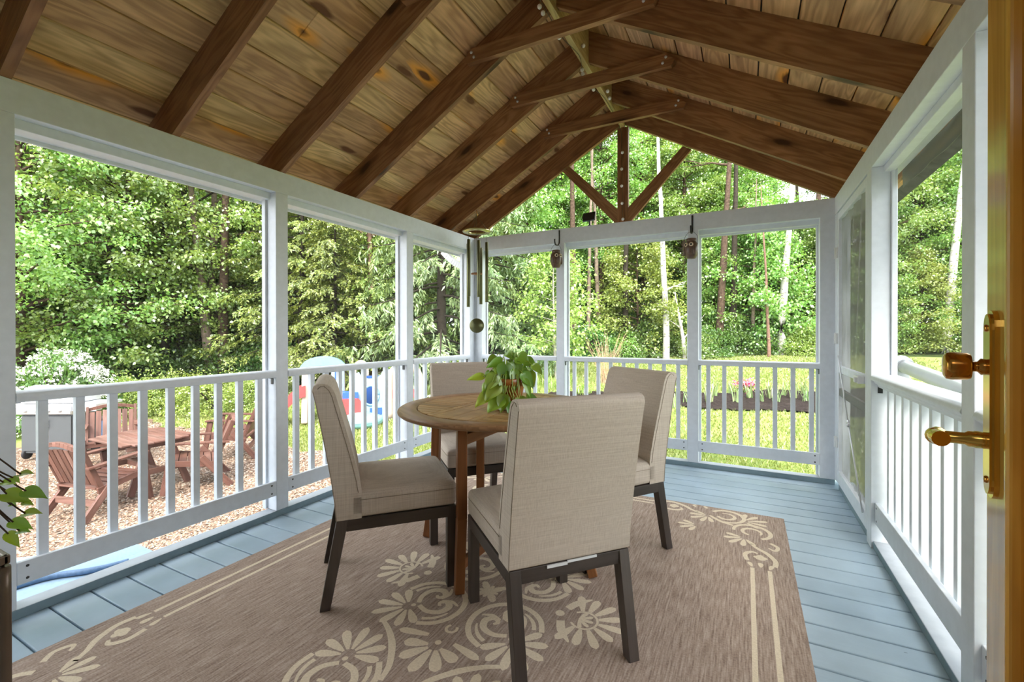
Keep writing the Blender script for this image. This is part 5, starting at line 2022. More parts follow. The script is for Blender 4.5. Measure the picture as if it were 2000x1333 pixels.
for sx in (-1, 1):
    for yy in (-0.20, 0.22):
        m = MB().lathe([(0.0, -0.02), (0.07, -0.02), (0.085, -0.012), (0.085, 0.012), (0.07, 0.02), (0.0, 0.02)], (sx * 0.36, yy, 0.085), 18, axis=(1, 0, 0))
        m.build('wheel', 'rubber', gr)
gr.location = (GX, GY, zgr)
gr.rotation_euler = (0, 0, math.atan2(0.83, 1.5))
bx = at(176, 8.6)
bn = empty('storage_bin', (bx[0], bx[1], bx[2] + 0.02), 'blue plastic bin between the grill and the garden chairs', 'bin')
m = MB().hexa([(bx[0] + a * 0.18, bx[1] + b * 0.18, bx[2] + 0.02) for a, b in ((-1, -1), (1, -1), (1, 1), (-1, 1))] + [(bx[0] + a * 0.22, bx[1] + b * 0.22, bx[2] + 0.36) for a, b in ((-1, -1), (1, -1), (1, 1), (-1, 1))])
m.build('body', 'bin_blue', bn, bevel=0.02)
m = MB().box(bx[0] - 0.235, bx[0] + 0.235, bx[1] - 0.235, bx[1] + 0.235, bx[2] + 0.35, bx[2] + 0.39)
m.build('lid', 'black_metal', bn, bevel=0.01)

# ------------------------------------------------------------------ plastic play things on the lawn
def play_frame(u, t):
    p = Vector(at(u, t))
    d = Vector((-p.x, -p.y, 0)).normalized()     # towards the porch
    return p, Vector((-d.y, d.x, 0)), d          # origin, right as seen from the porch, front


p, r_, d_ = play_frame(632, 9.5)


def L3(a, b, c):
    return p + r_ * a + d_ * b + Vector((0, 0, c))


pl = empty('toy_slide', p, 'plastic play tower with a red slide and a blue arched roof', 'play set')
for a in (-0.36, 0.36):
    for b in (-0.30, 0.30):
        m = MB().bar(L3(a, b, 0), L3(a * 0.96, b * 0.96, 1.12), 0.12, 0.10, tuple(d_))
        m.build('post', 'sand_plastic', pl, bevel=0.02)
pts = []
for i in range(11):
    a = PI * i / 10
    pts.append((0.46 * math.cos(a), 0.26 * math.sin(a)))
for i in range(10, -1, -1):
    a = PI * i / 10
    pts.append((0.33 * math.cos(a), 0.10 * math.sin(a)))
m = MB().prism(pts, L3(0, -0.36, 1.06), r_, (0, 0, 1), d_ * 0.72, 0, None, 0.5, True)
m.build('roof', 'sky_plastic', pl, bevel=0.01)
m = MB()
m.hexa([L3(-0.36, -0.3, 0.52), L3(0.36, -0.3, 0.52), L3(0.36, 0.3, 0.52), L3(-0.36, 0.3, 0.52), L3(-0.36, -0.3, 0.60), L3(0.36, -0.3, 0.60), L3(0.36, 0.3, 0.60), L3(-0.36, 0.3, 0.60)])
m.build('platform', 'sand_plastic', pl, bevel=0.01)
m = MB()
m.hexa([L3(0.14, 0.30, 0.6), L3(0.40, 0.30, 0.6), L3(0.40, 0.36, 0.6), L3(0.14, 0.36, 0.6), L3(0.14, 0.30, 1.14), L3(0.40, 0.30, 1.14), L3(0.40, 0.36, 1.14), L3(0.14, 0.36, 1.14)])
sp_ = m.build('side_panel', 'pale_blue_plastic', pl, bevel=0.03)
m = MB()
m.hexa([L3(0.21, 0.358, 0.86), L3(0.30, 0.358, 0.86), L3(0.30, 0.372, 0.86), L3(0.21, 0.372, 0.86), L3(0.21, 0.358, 1.08), L3(0.30, 0.358, 1.08), L3(0.30, 0.372, 1.08), L3(0.21, 0.372, 1.08)])
m.build('window_panel', 'royal_plastic', sp_, bevel=0.01)
m = MB()
sl_pts = [(-0.34, 0.62), (-0.50, 0.57), (-0.66, 0.40), (-0.80, 0.20), (-0.92, 0.10), (-1.02, 0.08)]
for (a0, z0), (a1, z1) in zip(sl_pts[:-1], sl_pts[1:]):
    for b0, b1, h in ((0.02, 0.34, 0.0), (-0.02, 0.03, 0.15), (0.33, 0.38, 0.15)):
        m.hexa([L3(a1, b0, z1 - 0.07), L3(a0, b0, z0 - 0.07), L3(a0, b1, z0 - 0.07), L3(a1, b1, z1 - 0.07), L3(a1, b0, z1 + h), L3(a0, b0, z0 + h), L3(a0, b1, z0 + h), L3(a1, b1, z1 + h)], tone=0.5)
m.hexa([L3(-0.98, 0.0, 0.0), L3(-0.90, 0.0, 0.0), L3(-0.90, 0.36, 0.0), L3(-0.98, 0.36, 0.0), L3(-0.98, 0.0, 0.09), L3(-0.90, 0.0, 0.09), L3(-0.90, 0.36, 0.09), L3(-0.98, 0.36, 0.09)])
m.build('slide', 'red_plastic', pl)

p, r_, d_ = play_frame(724, 9.6)
cl = empty('toy_climber', p, 'pale blue plastic climber with a round porthole behind the table edge', 'play set')
outer = [(-0.30, 0.02), (0.30, 0.02), (0.32, 0.95)] + [(0.23 * math.cos(a), 1.0 - 0.16 * math.sin(a)) for a in np.linspace(0.1, PI - 0.1, 8)] + [(-0.32, 0.95)]
hole = [(0.0 + 0.155 * math.cos(a), 0.50 + 0.20 * math.sin(a)) for a in np.linspace(-PI / 2, -PI / 2 - 2 * PI, 22)]
outer_r = [(0.0, 0.02)] + outer[1:] + [outer[0], (0.0, 0.02)]
poly = outer_r + hole
m = MB().prism(poly, L3(0, 0.28, 0), r_, (0, 0, 1), d_ * 0.06)
m.build('front_panel', 'pale_blue_plastic', cl)
m = MB().prism([(-0.28, 0.02), (0.28, 0.02), (0.28, 0.85), (-0.28, 0.85)], L3(0.06, -0.25, 0), r_, (0, 0, 1), d_ * 0.05)
m.build('back_panel', 'royal_plastic', cl, bevel=0.02)
m = MB().tube([L3(0.155 * math.cos(a), 0.345, 0.50 + 0.20 * math.sin(a)) for a in np.linspace(0, 2 * PI, 25)], 0.022, 8)
m.build('porthole_rim', 'sky_plastic', cl)
m = MB().prism([(-0.02, 0.1), (0.22, 0.1), (0.22, 0.24), (-0.02, 0.24)], L3(0, 0.335, 0), r_, (0, 0, 1), d_ * 0.014)
m.build('lower_window', 'royal_plastic', cl, bevel=0.01)
for k in range(5):
    m = MB().lathe([(0.0, 0.0), (0.055, 0.0), (0.06, 0.03), (0.06, 0.17), (0.055, 0.20), (0.0, 0.20)], L3(0.40, 0.28, 0.02 + 0.2 * k), 14)
    q = m.build('pillar', 'sand_plastic' if k % 2 else 'sky_plastic', cl)
m = MB().tube(catmull([L3(-0.34, 0.25, 0.86), L3(-0.31, 0.25, 1.08), L3(-0.20, 0.25, 1.18), L3(-0.10, 0.25, 1.10), L3(-0.08, 0.25, 0.9)], 5), 0.05, 10)
m.build('arch', 'sand_plastic', cl)
p, r_, d_ = play_frame(790, 9.4)
c3 = empty('toy_playhouse', p, 'sand coloured plastic play arch with a red panel left of the second post', 'play set')
m = MB().tube(catmull([L3(-0.30, 0, 0), L3(-0.30, 0, 0.80), L3(-0.20, 0, 1.02), L3(0.0, 0, 1.10), L3(0.2, 0, 1.02), L3(0.30, 0, 0.8), L3(0.30, 0, 0)], 5), 0.075, 12)
m.build('arch', 'sand_plastic', c3)
m = MB().prism([(-0.24, 0.42), (0.24, 0.42), (0.24, 0.60), (-0.24, 0.60)], L3(0, -0.03, 0), r_, (0, 0, 1), d_ * 0.06)
m.build('panel', 'red_plastic', c3, bevel=0.02)
p, r_, d_ = play_frame(679, 9.2)
rc = empty('toy_car', p, 'red plastic ride-on toy between the slide and the climber', 'toy')
m = MB().prism([(-0.30, 0.12), (-0.32, 0.38), (-0.12, 0.50), (0.20, 0.50), (0.30, 0.36), (0.30, 0.12)], L3(0, -0.2, 0), r_, (0, 0, 1), d_ * 0.4)
m.build('body', 'red_plastic', rc, bevel=0.05, seg=4)
m = MB().prism([(-0.10, 0.50), (-0.10, 0.62), (0.20, 0.62), (0.20, 0.50)], L3(0, -0.15, 0), r_, (0, 0, 1), d_ * 0.3)
m.build('seat', 'royal_plastic', rc, bevel=0.02)
for a in (-0.2, 0.2):
    for b in (-0.2, 0.2):
        m = MB().lathe([(0.0, -0.03), (0.10, -0.03), (0.11, 0.0), (0.10, 0.03), (0.0, 0.03)], L3(a, b, 0.11), 16, axis=tuple(d_))
        m.build('wheel', 'rubber', rc)
p, r_, d_ = play_frame(706, 8.9)
sb = empty('toy_sandbox', p, 'low turquoise sandbox with a lid on the lawn', 'sandbox')
m = MB().lathe([(0.0, 0.0), (0.36, 0.0), (0.40, 0.06), (0.40, 0.12), (0.38, 0.12)], p, 30)
m.build('base', 'teal_plastic', sb)
m = MB().lathe([(0.41, 0.10), (0.41, 0.14), (0.36, 0.18), (0.2, 0.23), (0.0, 0.25)], p, 30)
m.build('lid', 'teal_plastic', sb)

# ------------------------------------------------------------------ trees and shrubs
def quads(P, D, Nn, L, W):
    """one folded leaf per row: root, left, tip, right"""
    S = np.cross(D, Nn)
    S /= np.linalg.norm(S, axis=1, keepdims=True) + 1e-9
    L = L[:, None]
    W = W[:, None]
    up = Nn * W * 0.18
    v = np.stack([P, P + D * L * 0.45 + S * W * 0.5 + up, P + D * L - Nn * L * 0.12, P + D * L * 0.45 - S * W * 0.5 + up], 1)
    return v.reshape(-1, 3)


def unit(a):
    return a / (np.linalg.norm(a, axis=-1, keepdims=True) + 1e-9)


def tubes_np(paths, radii, n=5):
    V, F = [], []
    for path, rad in zip(paths, radii):
        path = np.asarray(path, float)
        k = len(path)
        o = len(V)
        for i in range(k):
            d = path[min(i + 1, k - 1)] - path[max(0, i - 1)]
            d = d / (np.linalg.norm(d) + 1e-9)
            s = np.cross(d, (0, 0, 1.0))
            if np.linalg.norm(s) < 0.05:
                s = np.cross(d, (1.0, 0, 0))
            s /= np.linalg.norm(s)
            u = np.cross(d, s)
            for j in range(n):
                a = 2 * PI * j / n
                V.append(path[i] + (s * math.cos(a) + u * math.sin(a)) * rad[i])
        for i in range(k - 1):
            for j in range(n):
                a, b = o + i * n + j, o + i * n + (j + 1) % n
                F.append((a, b, b + n, a + n))
    return V, F


def spine(H, lean, wob, rg, k=12):
    """trunk line: leaning and a little crooked"""
    t = np.linspace(0, 1, k)
    x = lean[0] * t ** 1.2 * H + np.cumsum(rg.normal(0, wob, k)) * (t > 0)
    y = lean[1] * t ** 1.2 * H + np.cumsum(rg.normal(0, wob, k)) * (t > 0)
    return np.stack([x, y, t * H], 1)


def leafy(seed, H, cb, R, nb, twigs, per, leaf=0.10, r0=0.13, lean=(0, 0), wob=0.03, flat=0.55, bare=False, droop=0.15):
    rg = np.random.default_rng(seed)
    sp = spine(H, lean, wob, rg)
    paths = [sp]
    radii = [r0 * (1.15 - np.linspace(0, 1, len(sp))) ** 0.9]
    Ps, Ds, Ns = [], [], []
    for b in range(nb):
        s = (b + rg.random()) / nb
        h = cb + (H - cb) * s * 0.98
        shape = (1 - max(0, (s - 0.30) / 0.70) ** 1.9) * (0.72 + 0.28 * min(1, s / 0.3))
        L = R * max(0.12, shape) * rg.uniform(0.7, 1.08)
        az = b * 2.399 + rg.normal(0, 0.35)
        i = min(len(sp) - 2, int(h / H * (len(sp) - 1)))
        fr = h / H * (len(sp) - 1) - i
        root = sp[i] * (1 - fr) + sp[i + 1] * fr
        root = root - np.array([0, 0, 0.22 * L])
        d = np.array([math.cos(az), math.sin(az), 0])
        t = np.linspace(0, 1, 6)
        rise = 0.35 * L * t - droop * L * t ** 2.5 + rg.normal(0, 0.03 * L)
        br = root[None] + d[None] * (L * t)[:, None] + np.stack([np.zeros(6), np.zeros(6), rise], 1)
        br[:, :2] += rg.normal(0, 0.04 * L, (6, 2)) * t[:, None]
        paths.append(br)
        radii.append(np.linspace(max(0.010, 0.014 * L), 0.004, 6))
        for q in range(twigs):
            f = rg.uniform(0.30, 1.0)
            k = min(4, int(f * 5))
            p0 = br[k] * (1 - (f * 5 - k)) + br[k + 1] * (f * 5 - k)
            sgn = 1 if q % 2 else -1
            ang = az + sgn * rg.uniform(0.3, 1.35)
            tl = rg.uniform(0.3, 0.62) * (0.6 + 0.12 * L)
            td = np.array([math.cos(ang), math.sin(ang), rg.normal(-0.05, 0.18)])
            m = int(per * rg.uniform(0.7, 1.2))
            u = rg.uniform(0.05, 1.1, m)
            P = p0[None] + td[None] * (u * tl)[:, None] + rg.normal(0, 1, (m, 3)) * np.array([0.13, 0.13, 0.11])
            P[:, 2] -= 0.16 * tl * u * u
            ld = unit(td[None] * 0.7 + rg.normal(0, 0.7, (m, 3)) + np.array([0, 0, -0.35]))
            nn = unit(np.array([0.1, -0.15, 0.8])[None] + rg.normal(0, flat, (m, 3)))
            Ps.append(P)
            Ds.append(ld)
            Ns.append(nn)
    tv, tf = tubes_np(paths, radii, 6)
    tr = np_mesh('trunk', tv, tf, 'bark_brown', smooth=True)
    if bare:
        return tr, None
    P, D, Nn = np.concatenate(Ps), np.concatenate(Ds), np.concatenate(Ns)
    n = len(P)
    L = leaf * rg.uniform(0.7, 1.25, n)
    V = quads(P, D, Nn, L, L * rg.uniform(0.62, 0.85, n))
    cr = np_mesh('crown', V, np.arange(4 * n).reshape(-1, 4), 'leaf_maple', rg.random(n))
    return tr, cr


def conifer(seed, H, cb, R, nb, sprays, leaf=0.15, hang=0.5, r0=0.16, wide=0.26):
    """drooping boughs hung with sprigs"""
    rg = np.random.default_rng(seed)
    sp = spine(H, (0, 0), 0.012, rg)
    paths, radii = [sp], [r0 * (1.08 - np.linspace(0, 1, len(sp)))]
    Ps, Ds, Ns = [], [], []
    for b in range(nb):
        s = (b + rg.random()) / nb
        h = cb + (H - cb) * s
        L = max(0.2, R * (1 - s) ** 0.75 * rg.uniform(0.75, 1.1))
        az = b * 2.399 + rg.normal(0, 0.3)
        d = np.array([math.cos(az), math.sin(az), 0])
        sd = np.array([-d[1], d[0], 0])
        t = np.linspace(0, 1, 7)
        z = h + L * (0.10 * t - 0.55 * t ** 1.6 + 0.22 * t ** 4)
        br = d[None] * (L * t)[:, None]
        br = br + np.stack([np.zeros(7), np.zeros(7), z], 1)
        paths.append(br)
        radii.append(np.linspace(max(0.01, 0.016 * L), 0.004, 7))
        ns = max(4, int(sprays * L / R))
        for q in range(ns):
            f = rg.uniform(0.18, 1.0)
            k = min(5, int(f * 6))
            p0 = br[k] * (1 - (f * 6 - k)) + br[k + 1] * (f * 6 - k)
            side = rg.normal(0, 1)
            tl = rg.uniform(0.25, 0.6) * (0.5 + 0.5 * (1 - abs(f - 0.6)))
            td = sd * side * 0.75 + d * 0.45 + np.array([0, 0, -hang * rg.uniform(0.5, 1.5)])
            td /= np.linalg.norm(td)
            m = int(15 * tl / 0.4) + 4
            u = np.linspace(0.0, 1.0, m) + rg.normal(0, 0.04, m)
            P = p0[None] + td[None] * (u * tl)[:, None]
            P[:, 2] -= 0.25 * tl * u * u
            ld = unit(td[None] * 0.9 + rg.normal(0, 0.5, (m, 3)) + np.array([0, 0, -0.25 * hang]))
            nn = unit(np.array([0, 0, 1.0])[None] + d[None] * 0.8 + rg.normal(0, 0.45, (m, 3)))
            Ps.append(P)
            Ds.append(ld)
            Ns.append(nn)
    tv, tf = tubes_np(paths, radii, 6)
    tr = np_mesh('trunk', tv, tf, 'bark_dark', smooth=True)
    P, D, Nn = np.concatenate(Ps), np.concatenate(Ds), np.concatenate(Ns)
    n = len(P)
    L = leaf * rg.uniform(0.7, 1.3, n)
    V = quads(P, D, Nn, L, L * wide * rg.uniform(0.8, 1.3, n))
    cr = np_mesh('crown', V, np.arange(4 * n).reshape(-1, 4), 'needle_green', rg.random(n))
    return tr, cr


def bush(seed, H, R, n, leaf=0.07, flat=0.7, hollow=0.55):
    rg = np.random.default_rng(seed)
    a = rg.uniform(0, 2 * PI, n)
    ct = rg.uniform(-0.1, 1, n)
    st_ = np.sqrt(1 - ct ** 2)
    rad = rg.uniform(hollow, 1.0, n) ** 0.6
    lump = 1 + 0.13 * np.sin(a * 3 + seed) + 0.13 * np.sin(ct * 7 + a * 2 + seed) + 0.08 * np.sin(a * 7 - ct * 9)
    o = np.stack([np.cos(a) * st_, np.sin(a) * st_, ct], 1)
    P = o * (rad * lump)[:, None] * np.array([R, R, H])
    P[:, 2] = np.abs(P[:, 2]) + 0.02
    D = unit(o * 0.6 + rg.normal(0, 0.6, (n, 3)))
    Nn = unit(o * 0.5 + np.array([0, 0, 0.9]) + rg.normal(0, flat, (n, 3)))
    L = leaf * rg.uniform(0.7, 1.3, n)
    V = quads(P, D, Nn, L, L * 0.62)
    paths, radii = [], []
    for k in range(14):
        az = rg.uniform(0, 2 * PI)
        q = rg.uniform(0.3, 0.8)
        paths.append([(0.05 * math.cos(az), 0.05 * math.sin(az), 0), (0.4 * R * q * math.cos(az), 0.4 * R * q * math.sin(az), 0.45 * H), (R * q * math.cos(az), R * q * math.sin(az), 0.85 * H)])
        radii.append((0.02, 0.013, 0.004))
    tv, tf = tubes_np(paths, radii, 5)
    return np_mesh('stems', tv, tf, 'bark_dark', smooth=True), np_mesh('foliage', V, np.arange(4 * n).reshape(-1, 4), 'leaf_deep', rg.random(n))


def over(o, mat):
    if mat:
        o.material_slots[0].link = 'OBJECT'
        o.material_slots[0].material = MATS[mat]


def plant(meshes, name, loc, label, cat, group=None, rz=0.0, scale=1.0, leaf=None, bark=None, names=('trunk', 'crown')):
    r = empty(name, loc, label, cat, group, rz)
    r.scale = scale if isinstance(scale, tuple) else (scale,) * 3
    for me, nm, mt in zip(meshes, names, (bark, leaf)):
        if me is None:
            continue
        o = bpy.data.objects.new(nm, me)
        COL.objects.link(o)
        o.parent = r
        over(o, mt)
    return r


V_WIDE = leafy(1, 9.5, 0.9, 3.6, 104, 16, 36, 0.092)
V_TALL = leafy(2, 12.0, 2.0, 3.0, 100, 15, 30, 0.10)
V_HIGH = leafy(3, 13.5, 4.0, 2.9, 90, 14, 30, 0.105, wob=0.05)
V_LOW = leafy(4, 5.6, 0.3, 2.1, 64, 13, 28, 0.10, r0=0.06)
V_SPARSE = leafy(5, 13.0, 5.2, 2.3, 46, 8, 15, 0.10, r0=0.12, wob=0.05)
V_SPRUCE = conifer(6, 11.0, 0.5, 3.0, 92, 30, 0.15, 0.9)
V_SPRUCE2 = conifer(7, 10.0, 0.3, 2.8, 92, 30, 0.14, 0.8)
V_HEM = conifer(8, 9.5, 0.15, 3.0, 110, 34, 0.105, 0.25, r0=0.11, wide=0.5)
V_HEM2 = conifer(9, 8.0, 0.1, 2.7, 100, 34, 0.105, 0.30, r0=0.1, wide=0.5)
B1 = bush(21, 1.2, 1.1, 5200, 0.085)
B2 = bush(22, 1.0, 0.8, 4200, 0.07)
B3 = bush(23, 1.0, 1.0, 6500, 0.06, hollow=0.7)

GRP = {}


def lab_for(u, t, kind):
    """a shared label for trees that nothing tells apart, by the stretch of wood they stand in"""
    if u < 560:
        w = 'in the woods behind the gravel patio'
    elif u < 1000:
        w = 'in the woods behind the plastic play things'
    elif u < 1640:
        w = 'in the woods across the back lawn'
    else:
        w = 'in the woods seen through the right screen'
    return kind + ' ' + w


rs = random.Random(5)


def tree(u, t, var, leaf, bark='bark_brown', label=None, sc=1.0, kind='leafy green tree', name='leafy_tree', rz=None):
    x, y, z = at(u, t)
    g = None
    if label is None:
        label = lab_for(u, t, kind)
        g = label
    return plant(var, name, (x, y, z - 0.05), label, 'tree', g, rs.uniform(0, 6.28) if rz is None else rz, sc, leaf, bark)


# the big pale maples that hang over the left end of the patio
tree(40, 11.2, V_WIDE, 'leaf_maple', label='big pale maple overhanging the left end of the gravel patio', rz=0.4, sc=1.0)
tree(245, 13.2, V_WIDE, 'leaf_maple', label='spreading pale maple behind the white flowering bush', rz=2.2, sc=1.02)
tree(-190, 11.5, V_WIDE, 'leaf_maple', rz=3.0)
tree(420, 14.6, V_TALL, 'leaf_maple', 'bark_pale', rz=1.0, label='maple with light boughs behind the hedge bushes')
# woods on the left
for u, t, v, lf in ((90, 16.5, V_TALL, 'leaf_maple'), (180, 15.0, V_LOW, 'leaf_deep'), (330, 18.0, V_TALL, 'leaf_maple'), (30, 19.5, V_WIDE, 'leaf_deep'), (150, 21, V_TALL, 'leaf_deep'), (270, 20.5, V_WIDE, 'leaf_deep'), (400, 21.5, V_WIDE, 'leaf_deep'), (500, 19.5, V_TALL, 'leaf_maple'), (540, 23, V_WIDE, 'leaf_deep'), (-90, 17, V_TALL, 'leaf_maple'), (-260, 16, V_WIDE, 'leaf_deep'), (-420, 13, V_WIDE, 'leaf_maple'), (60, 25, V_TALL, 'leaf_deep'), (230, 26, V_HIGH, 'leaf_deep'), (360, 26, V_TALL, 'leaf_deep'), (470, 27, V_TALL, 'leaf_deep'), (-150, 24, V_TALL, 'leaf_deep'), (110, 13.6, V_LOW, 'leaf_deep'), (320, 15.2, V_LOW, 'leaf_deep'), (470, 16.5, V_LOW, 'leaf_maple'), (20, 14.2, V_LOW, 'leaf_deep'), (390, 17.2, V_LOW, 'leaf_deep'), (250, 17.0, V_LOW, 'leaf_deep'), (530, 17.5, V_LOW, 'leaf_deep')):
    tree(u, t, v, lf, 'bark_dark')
# hemlocks in the second left bay
for u, t, v, s, lab in ((585, 14.0, V_HEM, 0.95, 'feathery hemlock nearest the second left post'), (655, 13.2, V_HEM2, 0.78, 'low feathery hemlock behind the toy slide'), (725, 15.5, V_HEM, 0.80, 'feathery hemlock behind the toy climber'), (785, 14.0, V_HEM2, 0.95, 'dense feathery hemlock left of the drooping spruce'), (620, 17.5, V_HEM, 1.15, None), (690, 19.0, V_HEM, 1.2, None), (545, 16.5, V_HEM, 1.05, None)):
    tree(u, t, v, 'needle_green', 'bark_dark', label=lab, sc=s, kind='feathery hemlock', name='hemlock')
tree(775, 19.0, V_TALL, 'leaf_lime', label='yellow-green maple rising behind the hemlocks')
for u, t in ((600, 22), (740, 24), (830, 22), (660, 26), (900, 25)):
    tree(u, t, V_TALL, 'leaf_deep', 'bark_dark')
# drooping spruces in the far left corner
tree(862, 12.6, V_SPRUCE, 'needle_blue', 'bark_dark', label='drooping spruce seen between the last left post and the wind chime', sc=1.0, name='spruce', rz=0.6)
tree(955, 15.0, V_SPRUCE2, 'needle_blue', 'bark_dark', label='drooping spruce right of the wind chime', sc=1.1, name='spruce', rz=2.0)
tree(905, 17.5, V_SPRUCE, 'needle_green', 'bark_dark', label='tall dark spruce between the two drooping ones', sc=1.15, name='spruce')
# woods across the back lawn
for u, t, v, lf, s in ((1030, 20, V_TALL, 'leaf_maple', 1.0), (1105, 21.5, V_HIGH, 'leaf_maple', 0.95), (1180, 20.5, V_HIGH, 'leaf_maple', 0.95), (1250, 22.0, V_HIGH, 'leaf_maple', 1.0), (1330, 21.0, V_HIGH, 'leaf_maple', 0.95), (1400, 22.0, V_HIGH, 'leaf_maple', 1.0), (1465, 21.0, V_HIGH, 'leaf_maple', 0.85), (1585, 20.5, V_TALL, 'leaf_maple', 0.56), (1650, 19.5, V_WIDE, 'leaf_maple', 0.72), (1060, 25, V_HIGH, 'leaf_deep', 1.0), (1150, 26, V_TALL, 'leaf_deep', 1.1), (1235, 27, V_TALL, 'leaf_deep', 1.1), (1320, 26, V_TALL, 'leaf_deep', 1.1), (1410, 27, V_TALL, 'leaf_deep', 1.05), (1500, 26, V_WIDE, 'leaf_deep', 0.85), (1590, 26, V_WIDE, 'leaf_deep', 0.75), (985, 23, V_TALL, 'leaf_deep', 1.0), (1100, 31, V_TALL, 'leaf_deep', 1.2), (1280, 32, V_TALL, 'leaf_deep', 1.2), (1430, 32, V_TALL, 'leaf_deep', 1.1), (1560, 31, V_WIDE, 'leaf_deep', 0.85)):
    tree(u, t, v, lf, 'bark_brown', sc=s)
for u, t, lf, s in ((1120, 21.5, 'leaf_deep', 0.9), (1200, 22.2, 'leaf_deep', 0.9), (1365, 21.8, 'leaf_deep', 0.9), (1440, 22.0, 'leaf_deep', 0.95), (1560, 19.8, 'leaf_lime', 0.58), (1040, 19, 'leaf_deep', 0.85), (1290, 22.0, 'leaf_deep', 0.95), (1625, 18.6, 'leaf_maple', 0.8), (1500, 21.5, 'leaf_deep', 0.95), (1160, 23.5, 'leaf_deep', 1.0), (1330, 23.5, 'leaf_deep', 1.0), (1470, 24, 'leaf_deep', 1.0), (1240, 24, 'leaf_deep', 1.0), (1405, 24.5, 'leaf_deep', 1.0), (1080, 23, 'leaf_deep', 1.0), (1590, 23, 'leaf_deep', 0.9)):
    tree(u, t, V_LOW, lf, sc=s, kind='low leafy tree', name='leafy_tree')
tree(1245, 18.6, V_LOW, 'leaf_lime', label='yellow-green young maple left of the right owl lantern', sc=1.0, rz=1.0)
tree(1485, 18.6, V_LOW, 'leaf_maple', label='bright young maple with spreading boughs left of the white birch', sc=1.12, rz=0.2)
tree(1395, 19.6, V_LOW, 'leaf_maple', label='young maple right of the right owl lantern', sc=0.95, rz=2.0)
# right side
for u, t, v, lf, s in ((1700, 18.5, V_TALL, 'leaf_maple', 0.9), (1790, 19, V_WIDE, 'leaf_maple', 1.0), (1890, 18, V_TALL, 'leaf_maple', 1.0), (1745, 22, V_TALL, 'leaf_deep', 1.0), (1840, 23, V_TALL, 'leaf_deep', 1.0), (1950, 21, V_TALL, 'leaf_deep', 1.0), (2060, 18, V_WIDE, 'leaf_maple', 1.0), (2200, 17, V_TALL, 'leaf_maple', 1.0), (2380, 15, V_WIDE, 'leaf_maple', 1.0), (1660, 24, V_TALL, 'leaf_deep', 1.0)):
    tree(u, t, v, lf, sc=s)
for u, t, lf in ((1725, 17.3, 'leaf_maple'), (1800, 16.8, 'leaf_lime'), (1880, 16.6, 'leaf_maple'), (1960, 16.0, 'leaf_deep')):
    tree(u, t, V_LOW, lf, sc=0.7, kind='low leafy tree')


# single trunks that can be picked out
def trunk_tree(u, t, H, r0, top_du, bark, label, cat='tree', name='slender_tree', crown=False, seed=0, cb=5.5, R=1.6, leaf='leaf_maple', limbs=None, wob=0.012):
    """top_du: how far the top leans towards the right (m)"""
    x, y, z = at(u, t)
    rg = np.random.default_rng(100 + seed)
    lean = (RGT.x * top_du / H, RGT.y * top_du / H)
    if crown:
        ms = leafy(200 + seed, H, cb, R, 40, 9, 16, 0.10, r0=r0, lean=lean, wob=wob)
        return plant(ms, name, (x, y, z - 0.05), label, cat, None, 0.0, 1.0, leaf, bark)
    sp = spine(H, lean, wob, rg, 14)
    paths, radii = [sp], [r0 * (1.12 - np.linspace(0, 1, 14)) ** 0.8]
    for (h0, az, L, up) in (limbs or []):
        i = int(h0 / H * 13)
        p0 = sp[i]
        d = np.array([RGT.x * math.cos(az) + FWD.x * math.sin(az), RGT.y * math.cos(az) + FWD.y * math.sin(az), up])
        tt = np.linspace(0, 1, 6)
        pth = p0[None] + d[None] * (L * tt)[:, None] + rg.normal(0, 0.035 * L, (6, 3)) * tt[:, None]
        paths.append(pth)
        radii.append(np.linspace(r0 * 0.35, 0.006, 6))
        for q in range(3):
            k = 2 + q
            d2 = d + rg.normal(0, 0.5, 3)
            p2 = pth[k][None] + d2[None] * (L * 0.35 * np.linspace(0, 1, 4))[:, None]
            paths.append(p2)
            radii.append(np.linspace(r0 * 0.15, 0.004, 4))
    tv, tf = tubes_np(paths, radii, 10)
    me = np_mesh('trunk', tv, tf, bark, smooth=True)
    o = link_mesh(me, name, None, (x, y, z - 0.05))
    return tag(o, label, cat)


trunk_tree(1526, 17.4, 9.5, 0.15, 0.62, 'bark_birch', 'white birch trunk left of the screen door post', seed=1, name='birch')
trunk_tree(1301, 17.3, 11.5, 0.12, -0.55, 'bark_birch', 'tall thin birch behind the right owl lantern, leaning left', seed=2, name='birch', limbs=[(3.0, 0.2, 0.9, 0.5)])
trunk_tree(1338, 17.2, 2.6, 0.085, -0.30, 'twig_white', 'dead whitish tree stub with forked branches by the right far post', seed=3, name='dead_tree', limbs=[(0.9, 0.4, 0.9, 0.9), (1.2, 2.8, 0.8, 0.7), (1.6, 0.0, 0.8, 0.5), (1.9, 3.3, 0.9, 0.3)])
trunk_tree(1502, 16.9, 6.5, 0.06, -0.35, 'bark_pink', 'thin pinkish trunk beside the white birch', seed=4)
trunk_tree(1468, 18.0, 7.0, 0.075, 0.1, 'bark_pale', 'grey trunk two trunks left of the white birch', seed=5)
trunk_tree(1403, 18.2, 12.5, 0.15, 0.75, 'bark_brown', 'brown trunk right of the right owl lantern, leaning right', seed=6, limbs=[(6.5, 0.3, 1.4, 0.3), (8.0, 2.8, 1.6, 0.2)])
trunk_tree(1432, 18.4, 12, 0.14, 0.2, 'bark_dark', 'dark trunk between the leaning brown trunk and the grey one', seed=7)
trunk_tree(1596, 18.6, 11, 0.15, 0.0, 'bark_brown', 'reddish trunk at the edge of the screen door post', seed=8)
trunk_tree(1119, 18.2, 11.5, 0.15, -0.1, 'bark_brown', 'brown trunk nearest the left owl lantern', seed=9)
